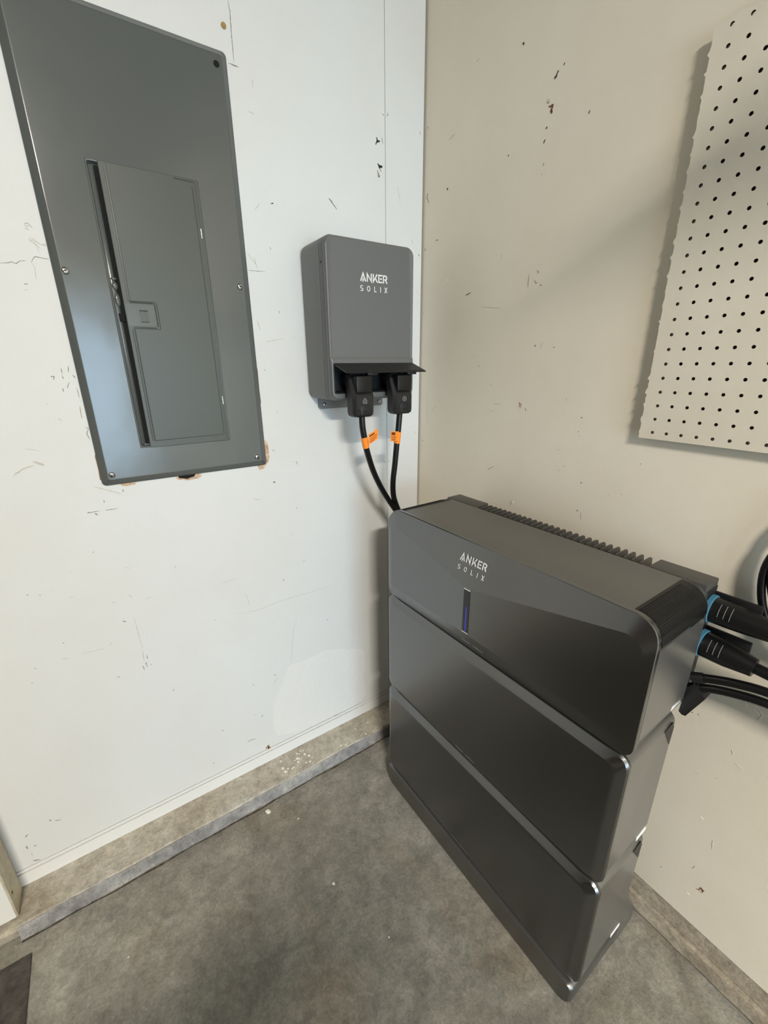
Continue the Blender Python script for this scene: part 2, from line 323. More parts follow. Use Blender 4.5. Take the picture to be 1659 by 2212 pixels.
# scuffs, chips and cracks of the walls: (kind, width mm, [(along wall, height)])
MARKS_LEFT=[('d',5.1,[(-0.1639,1.911),(-0.1607,1.9037),(-0.1675,1.8953)]),
('d',5.9,[(-0.1607,1.9037),(-0.1529,1.9054)]),
('g',1.5,[(-0.147,1.9147),(-0.1438,1.9016)]),
('d',7.3,[(-0.1598,1.855),(-0.1564,1.8474),(-0.1461,1.8506)]),
('g',6.5,[(-0.1617,1.8392),(-0.1585,1.8243),(-0.1533,1.8289)]),
('g',2.9,[(-0.1497,1.8392),(-0.1565,1.845)]),
('g',3.5,[(-0.3137,1.7508),(-0.3034,1.7408),(-0.2916,1.7286)]),
('g',2.4,[(-0.1447,1.965),(-0.1407,1.9627)]),
('g',2.4,[(-0.1295,1.9721),(-0.1261,1.9673),(-0.1312,1.9649)]),
('g',1.9,[(-0.0204,1.9561),(-0.0165,1.9533),(-0.0202,1.9501)]),
('f',1.5,[(-0.0964,1.8149),(-0.0871,1.7863),(-0.0859,1.7686)]),
('f',1.9,[(-0.4702,1.713),(-0.4662,1.7137)]),
('g',1.8,[(-0.5308,2.0616),(-0.5279,2.0452),(-0.5293,2.0035),(-0.5298,1.9608)]),
('g',2.1,[(-0.542,1.9564),(-0.5206,1.9557)]),
('f',1.6,[(-0.5067,1.8823),(-0.4944,1.8803)]),
('f',1.4,[(-0.4917,1.9431),(-0.4927,1.9267)]),
('g',2.3,[(-0.4721,1.7127),(-0.4651,1.7138)]),
('f',1.3,[(-0.5125,1.6931),(-0.4998,1.7082)]),
('g',1.5,[(-0.4835,1.6201),(-0.4818,1.6131)]),
('f',2.3,[(-0.9662,1.5988),(-0.9604,1.6023),(-0.9572,1.5982),(-0.9543,1.5941)]),
('f',1.6,[(-0.966,1.5961),(-0.9582,1.5972)]),
('f',1.9,[(-0.9658,1.5934),(-0.9606,1.5904)]),
('f',1.6,[(-0.9616,1.5783),(-0.9571,1.5752),(-0.9498,1.5695),(-0.9469,1.5671),(-0.9394,1.5694)]),
('f',1.9,[(-0.9648,1.5751),(-0.9547,1.5708)]),
('f',1.9,[(-0.9638,1.572),(-0.954,1.5662)]),
('f',1.7,[(-0.958,1.5676),(-0.9499,1.561)]),
('f',1.4,[(-0.9548,1.5623),(-0.9532,1.554)]),
('f',1.9,[(-0.9433,1.5675),(-0.9392,1.5661)]),
('g',1.2,[(-1.0174,1.5289),(-1.0048,1.5304),(-0.9998,1.5328),(-0.9933,1.5302),(-0.9871,1.5355),(-0.9775,1.5368)]),
('g',1.2,[(-0.9694,1.535),(-0.962,1.5454),(-0.9517,1.5446),(-0.9398,1.543)]),
('f',1.2,[(-0.9694,1.535),(-0.9662,1.5258),(-0.9681,1.5052)]),
('g',1.8,[(-0.9888,1.4957),(-0.9832,1.4956)]),
('f',1.4,[(-0.9907,1.4853),(-0.9862,1.4861)]),
('g',1.8,[(-0.9631,1.3406),(-0.9629,1.3296)]),
('g',1.8,[(-0.9646,1.3259),(-0.963,1.3185)]),
('g',2.1,[(-0.9841,1.3226),(-0.9775,1.3243),(-0.9806,1.317)]),
('g',1.6,[(-0.9497,1.3442),(-0.9517,1.3313)]),
('g',1.6,[(-0.955,1.3108),(-0.9605,1.2996)]),
('g',1.8,[(-0.9684,1.2999),(-0.9684,1.2924)]),
('g',1.8,[(-0.9455,1.3256),(-0.9424,1.3199)]),
('g',1.6,[(-0.944,1.301),(-0.9433,1.2798)]),
('g',1.4,[(-0.9465,1.2605),(-0.9472,1.2349)]),
('g',1.8,[(-0.9451,1.2167),(-0.9398,1.2122),(-0.9455,1.2005),(-0.9411,1.1877)]),
('f',1.6,[(-1.0028,1.2713),(-1.0004,1.2681)]),
('f',2.3,[(-0.9878,1.2378),(-0.9842,1.2317)]),
('f',3.5,[(-1.0902,1.1248),(-1.072,1.1382),(-1.0523,1.1435)]),
('f',5.8,[(-1.0506,1.1513),(-1.0339,1.1411)]),
('f',1.2,[(-1.0582,1.1799),(-1.0333,1.1732)]),
('g',1.2,[(-0.5448,1.5627),(-0.5009,1.5637)]),
('f',2.4,[(-0.5339,1.4518),(-0.5268,1.4283)]),
('f',1.6,[(-0.5176,1.3999),(-0.4664,1.41)]),
('g',1.5,[(-0.473,1.4765),(-0.4721,1.47)]),
('g',2.4,[(-0.527,1.3318),(-0.5247,1.3294)]),
('f',2.2,[(-0.5041,1.2256),(-0.4987,1.2153)]),
('g',2.0,[(-0.525,1.1182),(-0.52,1.1139)]),
('f',1.7,[(-0.4683,1.074),(-0.4539,1.0748)]),
('b',2.7,[(-0.5311,1.0267),(-0.5259,1.0237)]),
('f',1.7,[(-0.5408,1.5986),(-0.5228,1.5769)]),
('f',1.5,[(-0.5257,1.5924),(-0.5213,1.569)]),
('g',1.4,[(-0.9805,1.0211),(-0.9551,1.0213)]),
('g',1.5,[(-0.9435,1.0205),(-0.9195,1.0208)]),
('b',2.1,[(-0.9652,1.0175),(-0.9604,1.0121)]),
('g',2.1,[(-0.9779,1.0229),(-0.9748,1.0211)]),
('g',1.9,[(-0.9422,1.0464),(-0.9424,1.0392)]),
('f',2.6,[(-0.9554,1.08),(-0.9342,1.07),(-0.9037,1.0541)]),
('g',2.1,[(-0.8998,1.0651),(-0.9005,1.0585)]),
('g',2.8,[(-0.9624,0.7229),(-0.9553,0.7185)]),
('f',2.1,[(-0.937,0.7241),(-0.9354,0.6949),(-0.9349,0.6584),(-0.9319,0.6275)]),
('f',2.1,[(-0.9344,0.6211),(-0.9359,0.5876)]),
('g',2.2,[(-0.9276,0.603),(-0.9268,0.5912)]),
('g',2.2,[(-0.9423,0.5752),(-0.9391,0.5603)]),
('g',2.4,[(-0.9326,0.5823),(-0.9323,0.5668)]),
('g',2.0,[(-0.9232,0.5704),(-0.9206,0.5684)]),
('f',2.1,[(-1.0015,0.6659),(-0.9948,0.6738)]),
('g',1.8,[(-1.0033,0.5637),(-0.9962,0.566)]),
('f',2.0,[(-1.0526,0.8216),(-1.0468,0.8219)]),
('f',1.4,[(-0.9053,0.7672),(-0.8886,0.7686)]),
('f',1.8,[(-0.9358,0.7911),(-0.931,0.781)]),
('f',1.2,[(-0.93,0.8668),(-0.9206,0.8621)]),
('g',2.2,[(-1.1271,0.8532),(-1.1248,0.8524)]),
('g',2.2,[(-1.1064,0.8458),(-1.1046,0.8445)]),
('g',2.1,[(-1.0906,0.7099),(-1.088,0.7081)]),
('f',4.0,[(-1.1558,0.6642),(-1.1514,0.6621)]),
('f',3.3,[(-1.169,0.6295),(-1.1652,0.6266)]),
('f',1.9,[(-1.0995,0.667),(-1.0898,0.6651)]),
('g',2.0,[(-0.8842,0.4613),(-0.8799,0.4653)]),
('g',2.0,[(-0.8214,0.8366),(-0.8186,0.8365)]),
('f',1.7,[(-1.0427,0.8866),(-1.0386,0.8845)]),
('g',1.8,[(-0.9865,0.9253),(-0.9866,0.9214)]),
('g',2.0,[(-0.9723,0.7814),(-0.97,0.78)]),
('f',1.3,[(-1.0603,0.6662),(-1.0114,0.6611)]),
('b',3.0,[(-0.5323,1.0252),(-0.5259,1.0242)]),
('g',2.1,[(-0.4699,0.9375),(-0.4679,0.9318)]),
('f',2.1,[(-0.4941,0.8542),(-0.4866,0.855)]),
('g',1.9,[(-0.4583,0.7596),(-0.4565,0.7533)]),
('g',3.0,[(-0.5305,0.7132),(-0.5294,0.7071)]),
('f',1.3,[(-0.7104,0.7541),(-0.6701,0.7576)]),
('f',1.3,[(-0.6819,0.6435),(-0.621,0.6328),(-0.5632,0.64),(-0.4948,0.6401),(-0.4319,0.6384),(-0.3607,0.6424)]),
('f',1.6,[(-0.6547,0.6975),(-0.6455,0.6944),(-0.6402,0.6553)]),
('g',2.1,[(-0.746,0.6456),(-0.7427,0.6435)]),
('g',2.2,[(-0.3899,0.5125),(-0.3848,0.5157)]),
('f',1.4,[(-0.4968,0.5596),(-0.5111,0.521),(-0.5257,0.4264),(-0.533,0.3831)]),
('g',2.3,[(-0.5387,0.3805),(-0.5323,0.3749),(-0.5339,0.3835)]),
('g',3.3,[(-0.5905,0.3762),(-0.586,0.3766)]),
('f',1.8,[(-0.5959,0.3424),(-0.5804,0.3662)]),
('g',1.7,[(-0.5128,0.2999),(-0.4956,0.3067),(-0.4871,0.3244)]),
('f',1.7,[(-0.437,0.3456),(-0.4203,0.3341),(-0.4042,0.3084),(-0.3735,0.3043),(-0.3548,0.3098)]),
('g',2.3,[(-0.6622,0.3725),(-0.6591,0.37)]),
('f',2.5,[(-0.5906,0.9856),(-0.5729,0.9785)]),
('f',1.8,[(-0.729,0.5656),(-0.7278,0.5606)]),
('f',1.7,[(-0.5255,0.2885),(-0.5249,0.2385),(-0.5191,0.1902),(-0.5147,0.1532),(-0.4978,0.1142)]),
('g',2.0,[(-0.7039,0.1604),(-0.6888,0.1612),(-0.6763,0.1564)]),
('g',2.8,[(-0.7754,0.2481),(-0.7694,0.2488)]),
('f',2.2,[(-0.6698,0.2565),(-0.6683,0.2503)]),
('g',2.2,[(-0.6484,0.2338),(-0.6421,0.2401)]),
('g',2.6,[(-0.817,0.1417),(-0.8134,0.1393)]),
('b',5.9,[(-0.6492,0.097),(-0.6371,0.1039),(-0.6342,0.0876),(-0.6429,0.0913)]),
('g',2.2,[(-0.4743,0.0887),(-0.444,0.0772)]),
('f',2.4,[(-0.4999,0.0857),(-0.4768,0.0901),(-0.4778,0.1117)]),
('f',1.9,[(-0.4362,0.1181),(-0.3839,0.1042),(-0.357,0.0955)]),
('g',2.8,[(-0.3845,0.0923),(-0.3547,0.085)]),
('f',1.6,[(-0.4703,0.2552),(-0.4628,0.1828)]),
('g',1.8,[(-0.2247,0.0873),(-0.1446,0.0878)]),
('g',2.9,[(-1.2234,0.2098),(-1.2193,0.2052)]),
('g',1.8,[(-1.213,0.1993),(-1.2013,0.1944)]),
('g',2.8,[(-1.2775,0.191),(-1.2704,0.1959)]),
('g',3.0,[(-1.2816,0.1615),(-1.2817,0.1505)]),
('g',2.8,[(-1.2684,0.15),(-1.2627,0.1482)]),
('g',3.1,[(-1.2798,0.1035),(-1.2667,0.0953)]),
('f',1.7,[(-1.2771,0.1329),(-1.2785,0.1206)]),
('g',1.7,[(-0.1475,1.037),(-0.1422,1.0302)]),
('g',1.8,[(-0.1313,1.038),(-0.1258,1.0327)]),
('g',1.8,[(-0.4573,1.0765),(-0.4547,1.0669)]),
('f',1.9,[(-0.3922,1.0878),(-0.3903,1.0857)]),
('f',1.4,[(-0.1628,1.2207),(-0.1596,1.2122)]),
('g',1.6,[(-0.0213,1.1251),(-0.02,1.1189)]),
('g',3.2,[(-0.017,1.6572),(-0.0133,1.6513)]),
('f',2.1,[(-0.0446,1.691),(-0.0373,1.6809)]),
('f',1.9,[(-0.4405,1.4126),(-0.4364,1.4127)]),
('g',1.9,[(-0.0202,1.5526),(-0.0184,1.5514)]),
('f',2.3,[(-0.0267,1.3073),(-0.0246,1.2961)])]
MARKS_RIGHT=[('d',5.5,[(-0.3357,1.9988),(-0.3352,1.9937)]),
('d',2.5,[(-0.4458,1.9116),(-0.4478,1.9151)]),
('d',4.4,[(-0.425,1.8981),(-0.4294,1.9019),(-0.4343,1.9088)]),
('g',1.3,[(-0.4136,1.8705),(-0.4126,1.865),(-0.4175,1.8619),(-0.419,1.8684)]),
('r',6.3,[(-0.4191,1.8554),(-0.4279,1.8532),(-0.4257,1.8447),(-0.4279,1.841)]),
('d',3.3,[(-0.4166,1.8174),(-0.4185,1.8216)]),
('d',3.5,[(-0.4135,1.7935),(-0.4169,1.7997)]),
('g',2.0,[(-0.4183,1.7519),(-0.4191,1.7567)]),
('g',1.7,[(-0.4156,1.7369),(-0.4174,1.7374)]),
('d',2.6,[(-0.5159,1.8072),(-0.5184,1.8113)]),
('d',3.4,[(-0.3139,1.8031),(-0.3159,1.8046)]),
('f',2.4,[(-0.1042,1.9071),(-0.1254,1.9117)]),
('f',1.9,[(-0.1932,2.0278),(-0.2012,2.0302)]),
('d',4.3,[(-0.1014,1.7957),(-0.1052,1.7979)]),
('g',2.9,[(-0.0598,1.6827),(-0.0704,1.6823)]),
('g',1.5,[(-0.3143,1.5982),(-0.3154,1.5956)]),
('g',1.3,[(-0.4075,1.5411),(-0.4064,1.5235),(-0.4067,1.5144)]),
('g',1.6,[(-0.4281,1.5466),(-0.4348,1.5427),(-0.4301,1.54)]),
('g',2.1,[(-0.424,1.5269),(-0.4288,1.5203),(-0.4326,1.5213)]),
('g',2.1,[(-0.441,1.5157),(-0.4453,1.5128)]),
('b',4.0,[(-0.195,1.5225),(-0.2142,1.5264)]),
('f',1.3,[(-0.2604,1.4869),(-0.3247,1.477)]),
('l',2.1,[(-0.1145,1.5751),(-0.116,1.5695)]),
('g',3.0,[(-0.0178,1.8104),(-0.0151,1.7992),(-0.0252,1.7845)]),
('g',1.9,[(-0.0103,1.9684),(-0.013,1.9621)]),
('g',1.8,[(-0.0101,1.6728),(-0.0135,1.6684),(-0.009,1.6656)]),
('g',3.4,[(-0.4428,1.3804),(-0.4464,1.3834)]),
('g',2.5,[(-0.4967,1.3775),(-0.4983,1.3768)]),
('f',1.4,[(-0.4613,1.3766),(-0.4656,1.3889)]),
('b',1.9,[(-0.4122,1.2463),(-0.4204,1.2415),(-0.4163,1.2306)]),
('b',1.6,[(-0.4122,1.2463),(-0.415,1.2341)]),
('g',1.7,[(-0.4328,1.2336),(-0.4368,1.2262)]),
('l',2.5,[(-0.2591,1.229),(-0.2648,1.2274)]),
('f',1.6,[(-0.3273,1.2373),(-0.3497,1.238)]),
('f',1.4,[(-0.3112,1.218),(-0.3267,1.2177)]),
('g',1.5,[(-0.3222,1.0478),(-0.332,1.058),(-0.3462,1.0639)]),
('d',3.0,[(-0.5914,1.2239),(-0.5932,1.2234)]),
('g',1.9,[(-0.5879,1.1922),(-0.5895,1.1907)]),
('g',1.9,[(-0.5919,1.182),(-0.5928,1.1809)]),
('f',1.3,[(-0.5386,1.1421),(-0.5475,1.1421)]),
('f',1.5,[(-0.5614,1.1039),(-0.5686,1.1066)]),
('f',1.6,[(-0.5481,1.0944),(-0.5535,1.0919)]),
('d',2.8,[(-0.613,1.0749),(-0.6149,1.0742)]),
('g',2.2,[(-0.6132,1.0079),(-0.6163,1.0045)]),
('f',1.8,[(-0.6253,1.0052),(-0.6268,0.9862)]),
('g',1.6,[(-0.4149,0.9647),(-0.4162,0.9794)]),
('l',2.9,[(-0.4219,0.9809),(-0.4252,0.9736)]),
('g',2.0,[(-0.2452,1.3602),(-0.2464,1.3591)]),
('g',1.9,[(-0.2598,1.3348),(-0.2645,1.3359)]),
('f',1.9,[(-0.1384,1.3523),(-0.1398,1.3503)]),
('g',2.9,[(-0.0856,0.9496),(-0.0879,0.9486)]),
('l',2.8,[(-0.1608,0.9665),(-0.163,0.9646)]),
('g',1.8,[(-0.7368,1.143),(-0.7379,1.1417)]),
('g',1.7,[(-0.6834,1.0628),(-0.6845,1.0618)]),
('f',1.9,[(-0.7088,1.0697),(-0.7134,1.0695)]),
('g',1.9,[(-0.0061,1.4952),(-0.0083,1.4934)]),
('g',2.2,[(-0.0175,1.0959),(-0.0192,1.0913)]),
('f',1.4,[(-0.04,1.25),(-0.0399,1.1597)]),
('f',1.7,[(-0.06,1.1978),(-0.0838,1.2129)]),
('f',1.7,[(-0.3074,1.2847),(-0.3146,1.2886)]),
('f',1.1,[(-0.5473,1.2641),(-0.5485,1.2585)]),
('b',2.3,[(-0.9317,0.647),(-0.9334,0.6476)]),
('b',2.3,[(-0.9428,0.6509),(-0.944,0.6501)]),
('l',2.3,[(-0.9945,0.4139),(-1.0013,0.4117)]),
('b',2.6,[(-1.0263,0.2216),(-1.0312,0.2255),(-1.0321,0.2349),(-1.0389,0.2335),(-1.0378,0.2254),(-1.0327,0.2227)]),
('g',2.3,[(-0.9546,0.199),(-0.9576,0.1998)]),
('f',1.2,[(-1.0185,0.5904),(-1.0315,0.5842)]),
('f',1.2,[(-1.0087,0.6138),(-1.012,0.6056)]),
('f',1.2,[(-0.9635,0.5124),(-0.9724,0.5131)]),
('f',1.4,[(-1.0096,0.2662),(-1.0128,0.2786)]),
('f',1.4,[(-1.0255,0.3766),(-1.029,0.3557)]),
('l',1.5,[(-1.0129,0.1918),(-1.0182,0.1896)]),
('g',1.6,[(-0.9993,0.5302),(-1.0002,0.53)]),
('l',1.5,[(-1.0033,0.7311),(-1.0094,0.7233),(-1.0193,0.7253),(-1.0263,0.7196),(-1.0313,0.7135)]),
('l',1.5,[(-1.0081,0.7291),(-1.0192,0.7321),(-1.0319,0.7264),(-1.0396,0.7237)]),
('l',1.3,[(-1.0293,0.7061),(-1.033,0.7217),(-1.0279,0.7254)])]

def flat_left(a, b, d): return (a, -d, b)
def flat_right(a, b, d): return (-d, a, b)
def mark(bm, pts, w, to3):
    P = []
    for p, q in zip(pts[:-1], pts[1:]):
        L = math.dist(p, q); n = max(4, int(L/.004)); j = min(w*.22, .0010)
        for i in range(n):
            t = i/n; P.append((p[0]+(q[0]-p[0])*t+random.uniform(-j, j), p[1]+(q[1]-p[1])*t+random.uniform(-j, j)))
    P.append(pts[-1]); n = len(P); A, B = [], []
    for i, p in enumerate(P):
        a, c = P[max(0, i-1)], P[min(n-1, i+1)]; dx, dy = c[0]-a[0], c[1]-a[1]; l = math.hypot(dx, dy) or 1e-6
        k = w/2*random.uniform(.5, 1.15)*(.15+.95*math.sin(math.pi*(i+.25)/(n-.5))**.5)
        A.append((p[0]-dy/l*k, p[1]+dx/l*k)); k *= random.uniform(.5, 1.1); B.append((p[0]+dy/l*k, p[1]-dx/l*k))
    prism(bm, A + B[::-1], -.0002, .0005, to3)
for lst, to3, par in ((MARKS_LEFT, flat_left, wl), (MARKS_RIGHT, flat_right, wr)):
    small = {}
    for kind, w, pts in lst:
        size = sum(math.dist(a, b) for a, b in zip(pts[:-1], pts[1:]))
        if size > .014:
            bm = bmesh.new(); mark(bm, pts, w/1000, to3); obj('scuff_mark', bm, M['mark_'+kind], par)
        else:
            mark(small.setdefault(kind, bmesh.new()), pts, w/1000, to3)
    for k, bm in small.items():
        o = obj('tiny_scuffs', bm, M['mark_'+k], par); o['kind'] = 'stuff'
# plaster patch low on the left wall
pp = [(-.600, .285), (-.612, .19), (-.607, .128), (-.53, .1), (-.31, .0945), (-.246, .115), (-.241, .152), (-.252, .20), (-.243, .27), (-.247, .333), (-.33, .37), (-.40, .395), (-.47, .385), (-.542, .392), (-.565, .33)]
pp2 = []
for i, p in enumerate(pp):
    q = pp[(i+1) % len(pp)]
    for j in range(5): pp2.append((p[0]+(q[0]-p[0])*j/5+random.uniform(-.003, .003), max(.0925, p[1]+(q[1]-p[1])*j/5+random.uniform(-.003, .003))))
bm = bmesh.new(); prism(bm, pp2, -.0002, .0006, flat_left); obj('plaster_patch', bm, M['plaster'], wl)
# torn wallboard round the electrical panel
for pts, m in (([(-.905, 1.085), (-.900, 1.0745), (-.889, 1.0715), (-.880, 1.074), (-.872, 1.0735), (-.868, 1.085)], 'paper'),
               ([(-.783, 1.085), (-.780, 1.0715), (-.755, 1.0655), (-.728, 1.0675), (-.720, 1.0715), (-.722, 1.085)], 'paper'),
               ([(-.574, 1.085), (-.5685, 1.066), (-.555, 1.0695), (-.541, 1.0865), (-.536, 1.1), (-.5375, 1.135), (-.541, 1.146), (-.55, 1.147)], 'paper'),
               ([(-.55, 1.36), (-.5450, 1.33), (-.5458, 1.28), (-.5445, 1.25), (-.55, 1.23)], 'mark_b'),
               ([(-.936, 1.16), (-.9400, 1.15), (-.9393, 1.12), (-.9405, 1.095), (-.936, 1.09)], 'mark_b')):
    bm = bmesh.new(); prism(bm, pts, -.0002, .0012, flat_left); obj('torn_wallboard', bm, M[m], wl)
bm = bmesh.new(); prism(bm, [(-.777, 1.085), (-.775, 1.0745), (-.757, 1.0695), (-.738, 1.0735), (-.731, 1.085)], .0012, .0016, flat_left); obj('wallboard_hole', bm, M['black_void'], wl)
# brass nail above the panel
bm = bmesh.new(); cyl(bm, (-.5447, .002, 2.0165), (-.5447, -.002, 2.0165), .0055); cyl(bm, (-.5447, -.002, 2.0165), (-.5447, -.0028, 2.0165), .002)
M['brass'] = mat('tarnished_brass', (170, 142, 88), .5, .6); obj('nail_head', bm, M['brass'], wl, smooth=True, ang=40)

# ------------------------------------------------------------------ grey electrical panel
def screw(name, parent, x, y, z, r, nrm='y', slot=True):
    """pan-head screw whose head faces -y"""
    bm = bmesh.new(); prof = [(0, r), (.35, r), (.7, r*.85), (.95, r*.45), (1., .05*r)]
    h = r*.55; loops = []
    for t, rr in prof: loops.append([(x+rr*math.cos(2*math.pi*k/16), y-t*h, z+rr*math.sin(2*math.pi*k/16)) for k in range(16)])
    loft(bm, loops); s = obj(name, bm, M['chrome'], parent, smooth=True, ang=60)
    if slot:
        bm = bmesh.new()
        for a in (.4, .4+math.pi/2):
            stroke(bm, [(x-math.cos(a)*r*.55, z-math.sin(a)*r*.55), (x+math.cos(a)*r*.55, z+math.sin(a)*r*.55)], r*.22, h*.8, h*1.03, lambda p, q_, d: (p, y-d, q_))
        obj('screw_slot', bm, M['black_void'], s)
    return s
ep = thing('electrical_panel', 'grey metal electrical breaker panel with hinged door on the white wall', 'electrical panel', (-.742, 0, 1.079))
PX, PZ = .742, -1.079
class Off:   # helper: panel geometry is written in room coordinates and shifted to the panel's base
    pass
def shift(o, base):
    for v in o.data.vertices: v.co -= Vector(base)
    return o
EB = (-.742, 0, 1.079)
x0, x1, z0, z1 = -.9383, -.5463, 1.079, 1.9713
ox0, ox1, oz0, oz1 = -.8475, -.6395, 1.1600, 1.7235
bm = bmesh.new()
def lp(ins, y, r): return [(a, y, b) for a, b in rrect(x0+ins, x1-ins, z0+ins, z1-ins, r, 4, 1)]
L3 = [lp(0, -.001, .009), lp(.0008, -.0035, .009), lp(.0115, -.0118, .006), lp(.0125, -.0130, .006), lp(.0135, -.0138, .006), lp(.0150, -.0140, .005), lp(.0170, -.0140, .005)]
vs = loft(bm, L3, True, False)
inner = vs[-1]
n = len(inner)
for k_ in (.0035, 0):
    ov = [bm.verts.new((a, -.0140, b)) for a, b in rrect(ox0-k_, ox1+k_, oz0-k_, oz1+k_, .004+k_, 4, 1)]
    for i in range(n): bm.faces.new((inner[i], inner[(i+1) % n], ov[(i+1) % n], ov[i]))
    inner = ov
rl = [[(a, y, b) for a, b in rrect(ox0+i_, ox1-i_, oz0+i_, oz1-i_, .004, 4, 1)] for i_, y in ((.0012, -.0152), (.0030, -.0148), (.0045, -.0110), (.0065, -.0065))]
prev = ov
for lpz in rl:
    nv = [bm.verts.new(p) for p in lpz]
    for i in range(n): bm.faces.new((prev[i], prev[(i+1) % n], nv[(i+1) % n], nv[i]))
    prev = nv
bm.faces.new(prev)
shift(obj('cover_plate', bm, M['panel'], ep, smooth=True, ang=28), EB)
# rounded channel beside the door, with the latch keeper
bm = bmesh.new()
loops = []
for z in (1.1665, 1.170, 1.7130, 1.7170):
    k = .3 if z in (1.1665, 1.7170) else 1
    loops.append([(-.8395+.0062*math.cos(t)*k, -.0066-.0052*math.sin(t)*k, z) for t in [math.pi*i/10 for i in range(11)]])
loft(bm, loops); shift(obj('channel_bead', bm, M['panel'], ep, smooth=True, ang=60), EB)
bm = bmesh.new()
for zc, h in ((1.5165, .004), (1.503, .009), (1.476, .014)):
    r = bmesh.ops.create_uvsphere(bm, u_segments=12, v_segments=8, radius=1.)
    for v in r['verts']: v.co = Vector((-.8360+v.co.x*.006, -.010+v.co.y*.0045, zc+v.co.z*h))
shift(obj('latch_keeper', bm, M['panel'], ep, smooth=True), EB)
shift(newbox('door_gap', M['black_void'], ep, -.8335, -.8263, -.0085, -.0060, 1.1680, 1.7160), EB)
shift(newbox('keeper_slot', M['black_void'], ep, -.8395, -.8285, -.0130, -.0095, 1.4335, 1.4505, bev=.001), EB)
# door
dx0, dx1, dz0, dz1 = -.8262, -.6415, 1.1600, 1.7225
bm = bmesh.new()
def dl(ins, y, r): return [(a, y, b) for a, b in rrect(dx0+ins, dx1-ins, dz0+ins, dz1-ins, r, 4, 1)]
loft(bm, [dl(0, -.0090, .002), dl(0, -.0172, .002), dl(.0008, -.0180, .002)])
dr = shift(obj('door', bm, M['door'], ep, smooth=True, ang=35), EB)
def ridge(pts, r=.0013, name='embossed_line'):
    o = newtube(name, M['door'], dr, [(a, -.0180, b) for a, b in pts], r, curve=False, seg=6); return shift(o, EB)
for dxx, r in ((0, .0009), (.0042, .0013)):
    ridge([(-.8185+dxx, 1.7195), (-.8185+dxx, 1.4775-dxx*.4), (-.8160+dxx*.6, 1.4752-dxx*.6)] + ([(-.7665, 1.4752-dxx*.6), (-.7625, 1.4725), (-.7625+dxx*.1, 1.4215)] if not dxx else [(-.7700, 1.4727), (-.7668, 1.470), (-.7668, 1.4255)]), r)
    ridge([(-.7625, 1.4205) if not dxx else (-.77, 1.4228), (-.8150, 1.4205+dxx*.55), (-.8185+dxx, 1.4170), (-.8185+dxx, 1.1760)], r)
ridge([(-.8143, 1.1750), (-.6560, 1.1760), (-.6545, 1.1780), (-.6545, 1.7060), (-.6560, 1.7085)], .0010)
ridge([(-.6480, 1.1640), (-.6480, 1.7150), (-.6500, 1.7180), (-.6900, 1.7185)], .0012)
lt = shift(newbox('latch_plate', M['panel'], dr, -.8235, -.7690, -.0184, -.0170, 1.4258, 1.4690), EB)
bm = bmesh.new(); box(bm, -.7995, -.7825, -.0190, -.018, 1.4335, 1.4585); shift(obj('latch_slide', bm, M['door'], lt), EB)
for za, zb in ((1.4560, 1.4580), (1.4338, 1.4350)): shift(newbox('slide_edge', M['mark_d'], lt, -.7990, -.7830, -.0194, -.0188, za, zb), EB)
for hz in (1.6217, 1.2605):
    bm = bmesh.new(); cyl(bm, (-.6475, -.0178, hz-.0095), (-.6475, -.0178, hz+.0095), .0021, seg=10); shift(obj('hinge', bm, M['chrome'], ep, smooth=True, ang=50), EB)
for sx, sz in ((-.9178, 1.5232), (-.5724, 1.5223), (-.9157, 1.1049), (-.5744, 1.1061)):
    s = screw('screw', ep, sx, -.0138, sz, .0072); shift(s, EB)
    for c in s.children: shift(c, EB)
bm = bmesh.new(); cyl(bm, (-.5723, -.0136, 1.9405), (-.5723, -.0143, 1.9405), .0062); shift(obj('screw_hole', bm, M['black_void'], ep), EB)
bm = bmesh.new(); cyl(bm, (-.9165, -.0136, 1.9405), (-.9165, -.0143, 1.9405), .0062); shift(obj('screw_hole', bm, M['black_void'], ep), EB)

# ------------------------------------------------------------------ grey power inlet box on the wall
IB = (-.2734, 0, 1.222)
ib = thing('power_inlet_box', 'grey rounded power inlet box above the stacked battery, black lids open', 'inlet box', IB)
bx0, bx1, bz0, bz1 = -.4074, -.1394, 1.2530, 1.6314
def bl(ins, y, r=.022): return [(a, y, b) for a, b in rrect(bx0+ins, bx1-ins, bz0+ins, bz1-ins, max(r-ins, .003), 7, 1)]
bm = bmesh.new(); loft(bm, [bl(.004, -.0085), bl(.0005, -.012), bl(0, -.0165), bl(0, -.1086), bl(.0012, -.1096)])
shift(obj('back_shell', bm, M['inlet_side'], ib, smooth=True, ang=35), IB)
bm = bmesh.new(); loft(bm, [bl(.0030, -.108), bl(.0030, -.1145)]); shift(obj('seal_gap', bm, M['black'], ib), IB)
opx0, opx1, opz0, opz1 = -.3985, -.1500, 1.2705, 1.3455
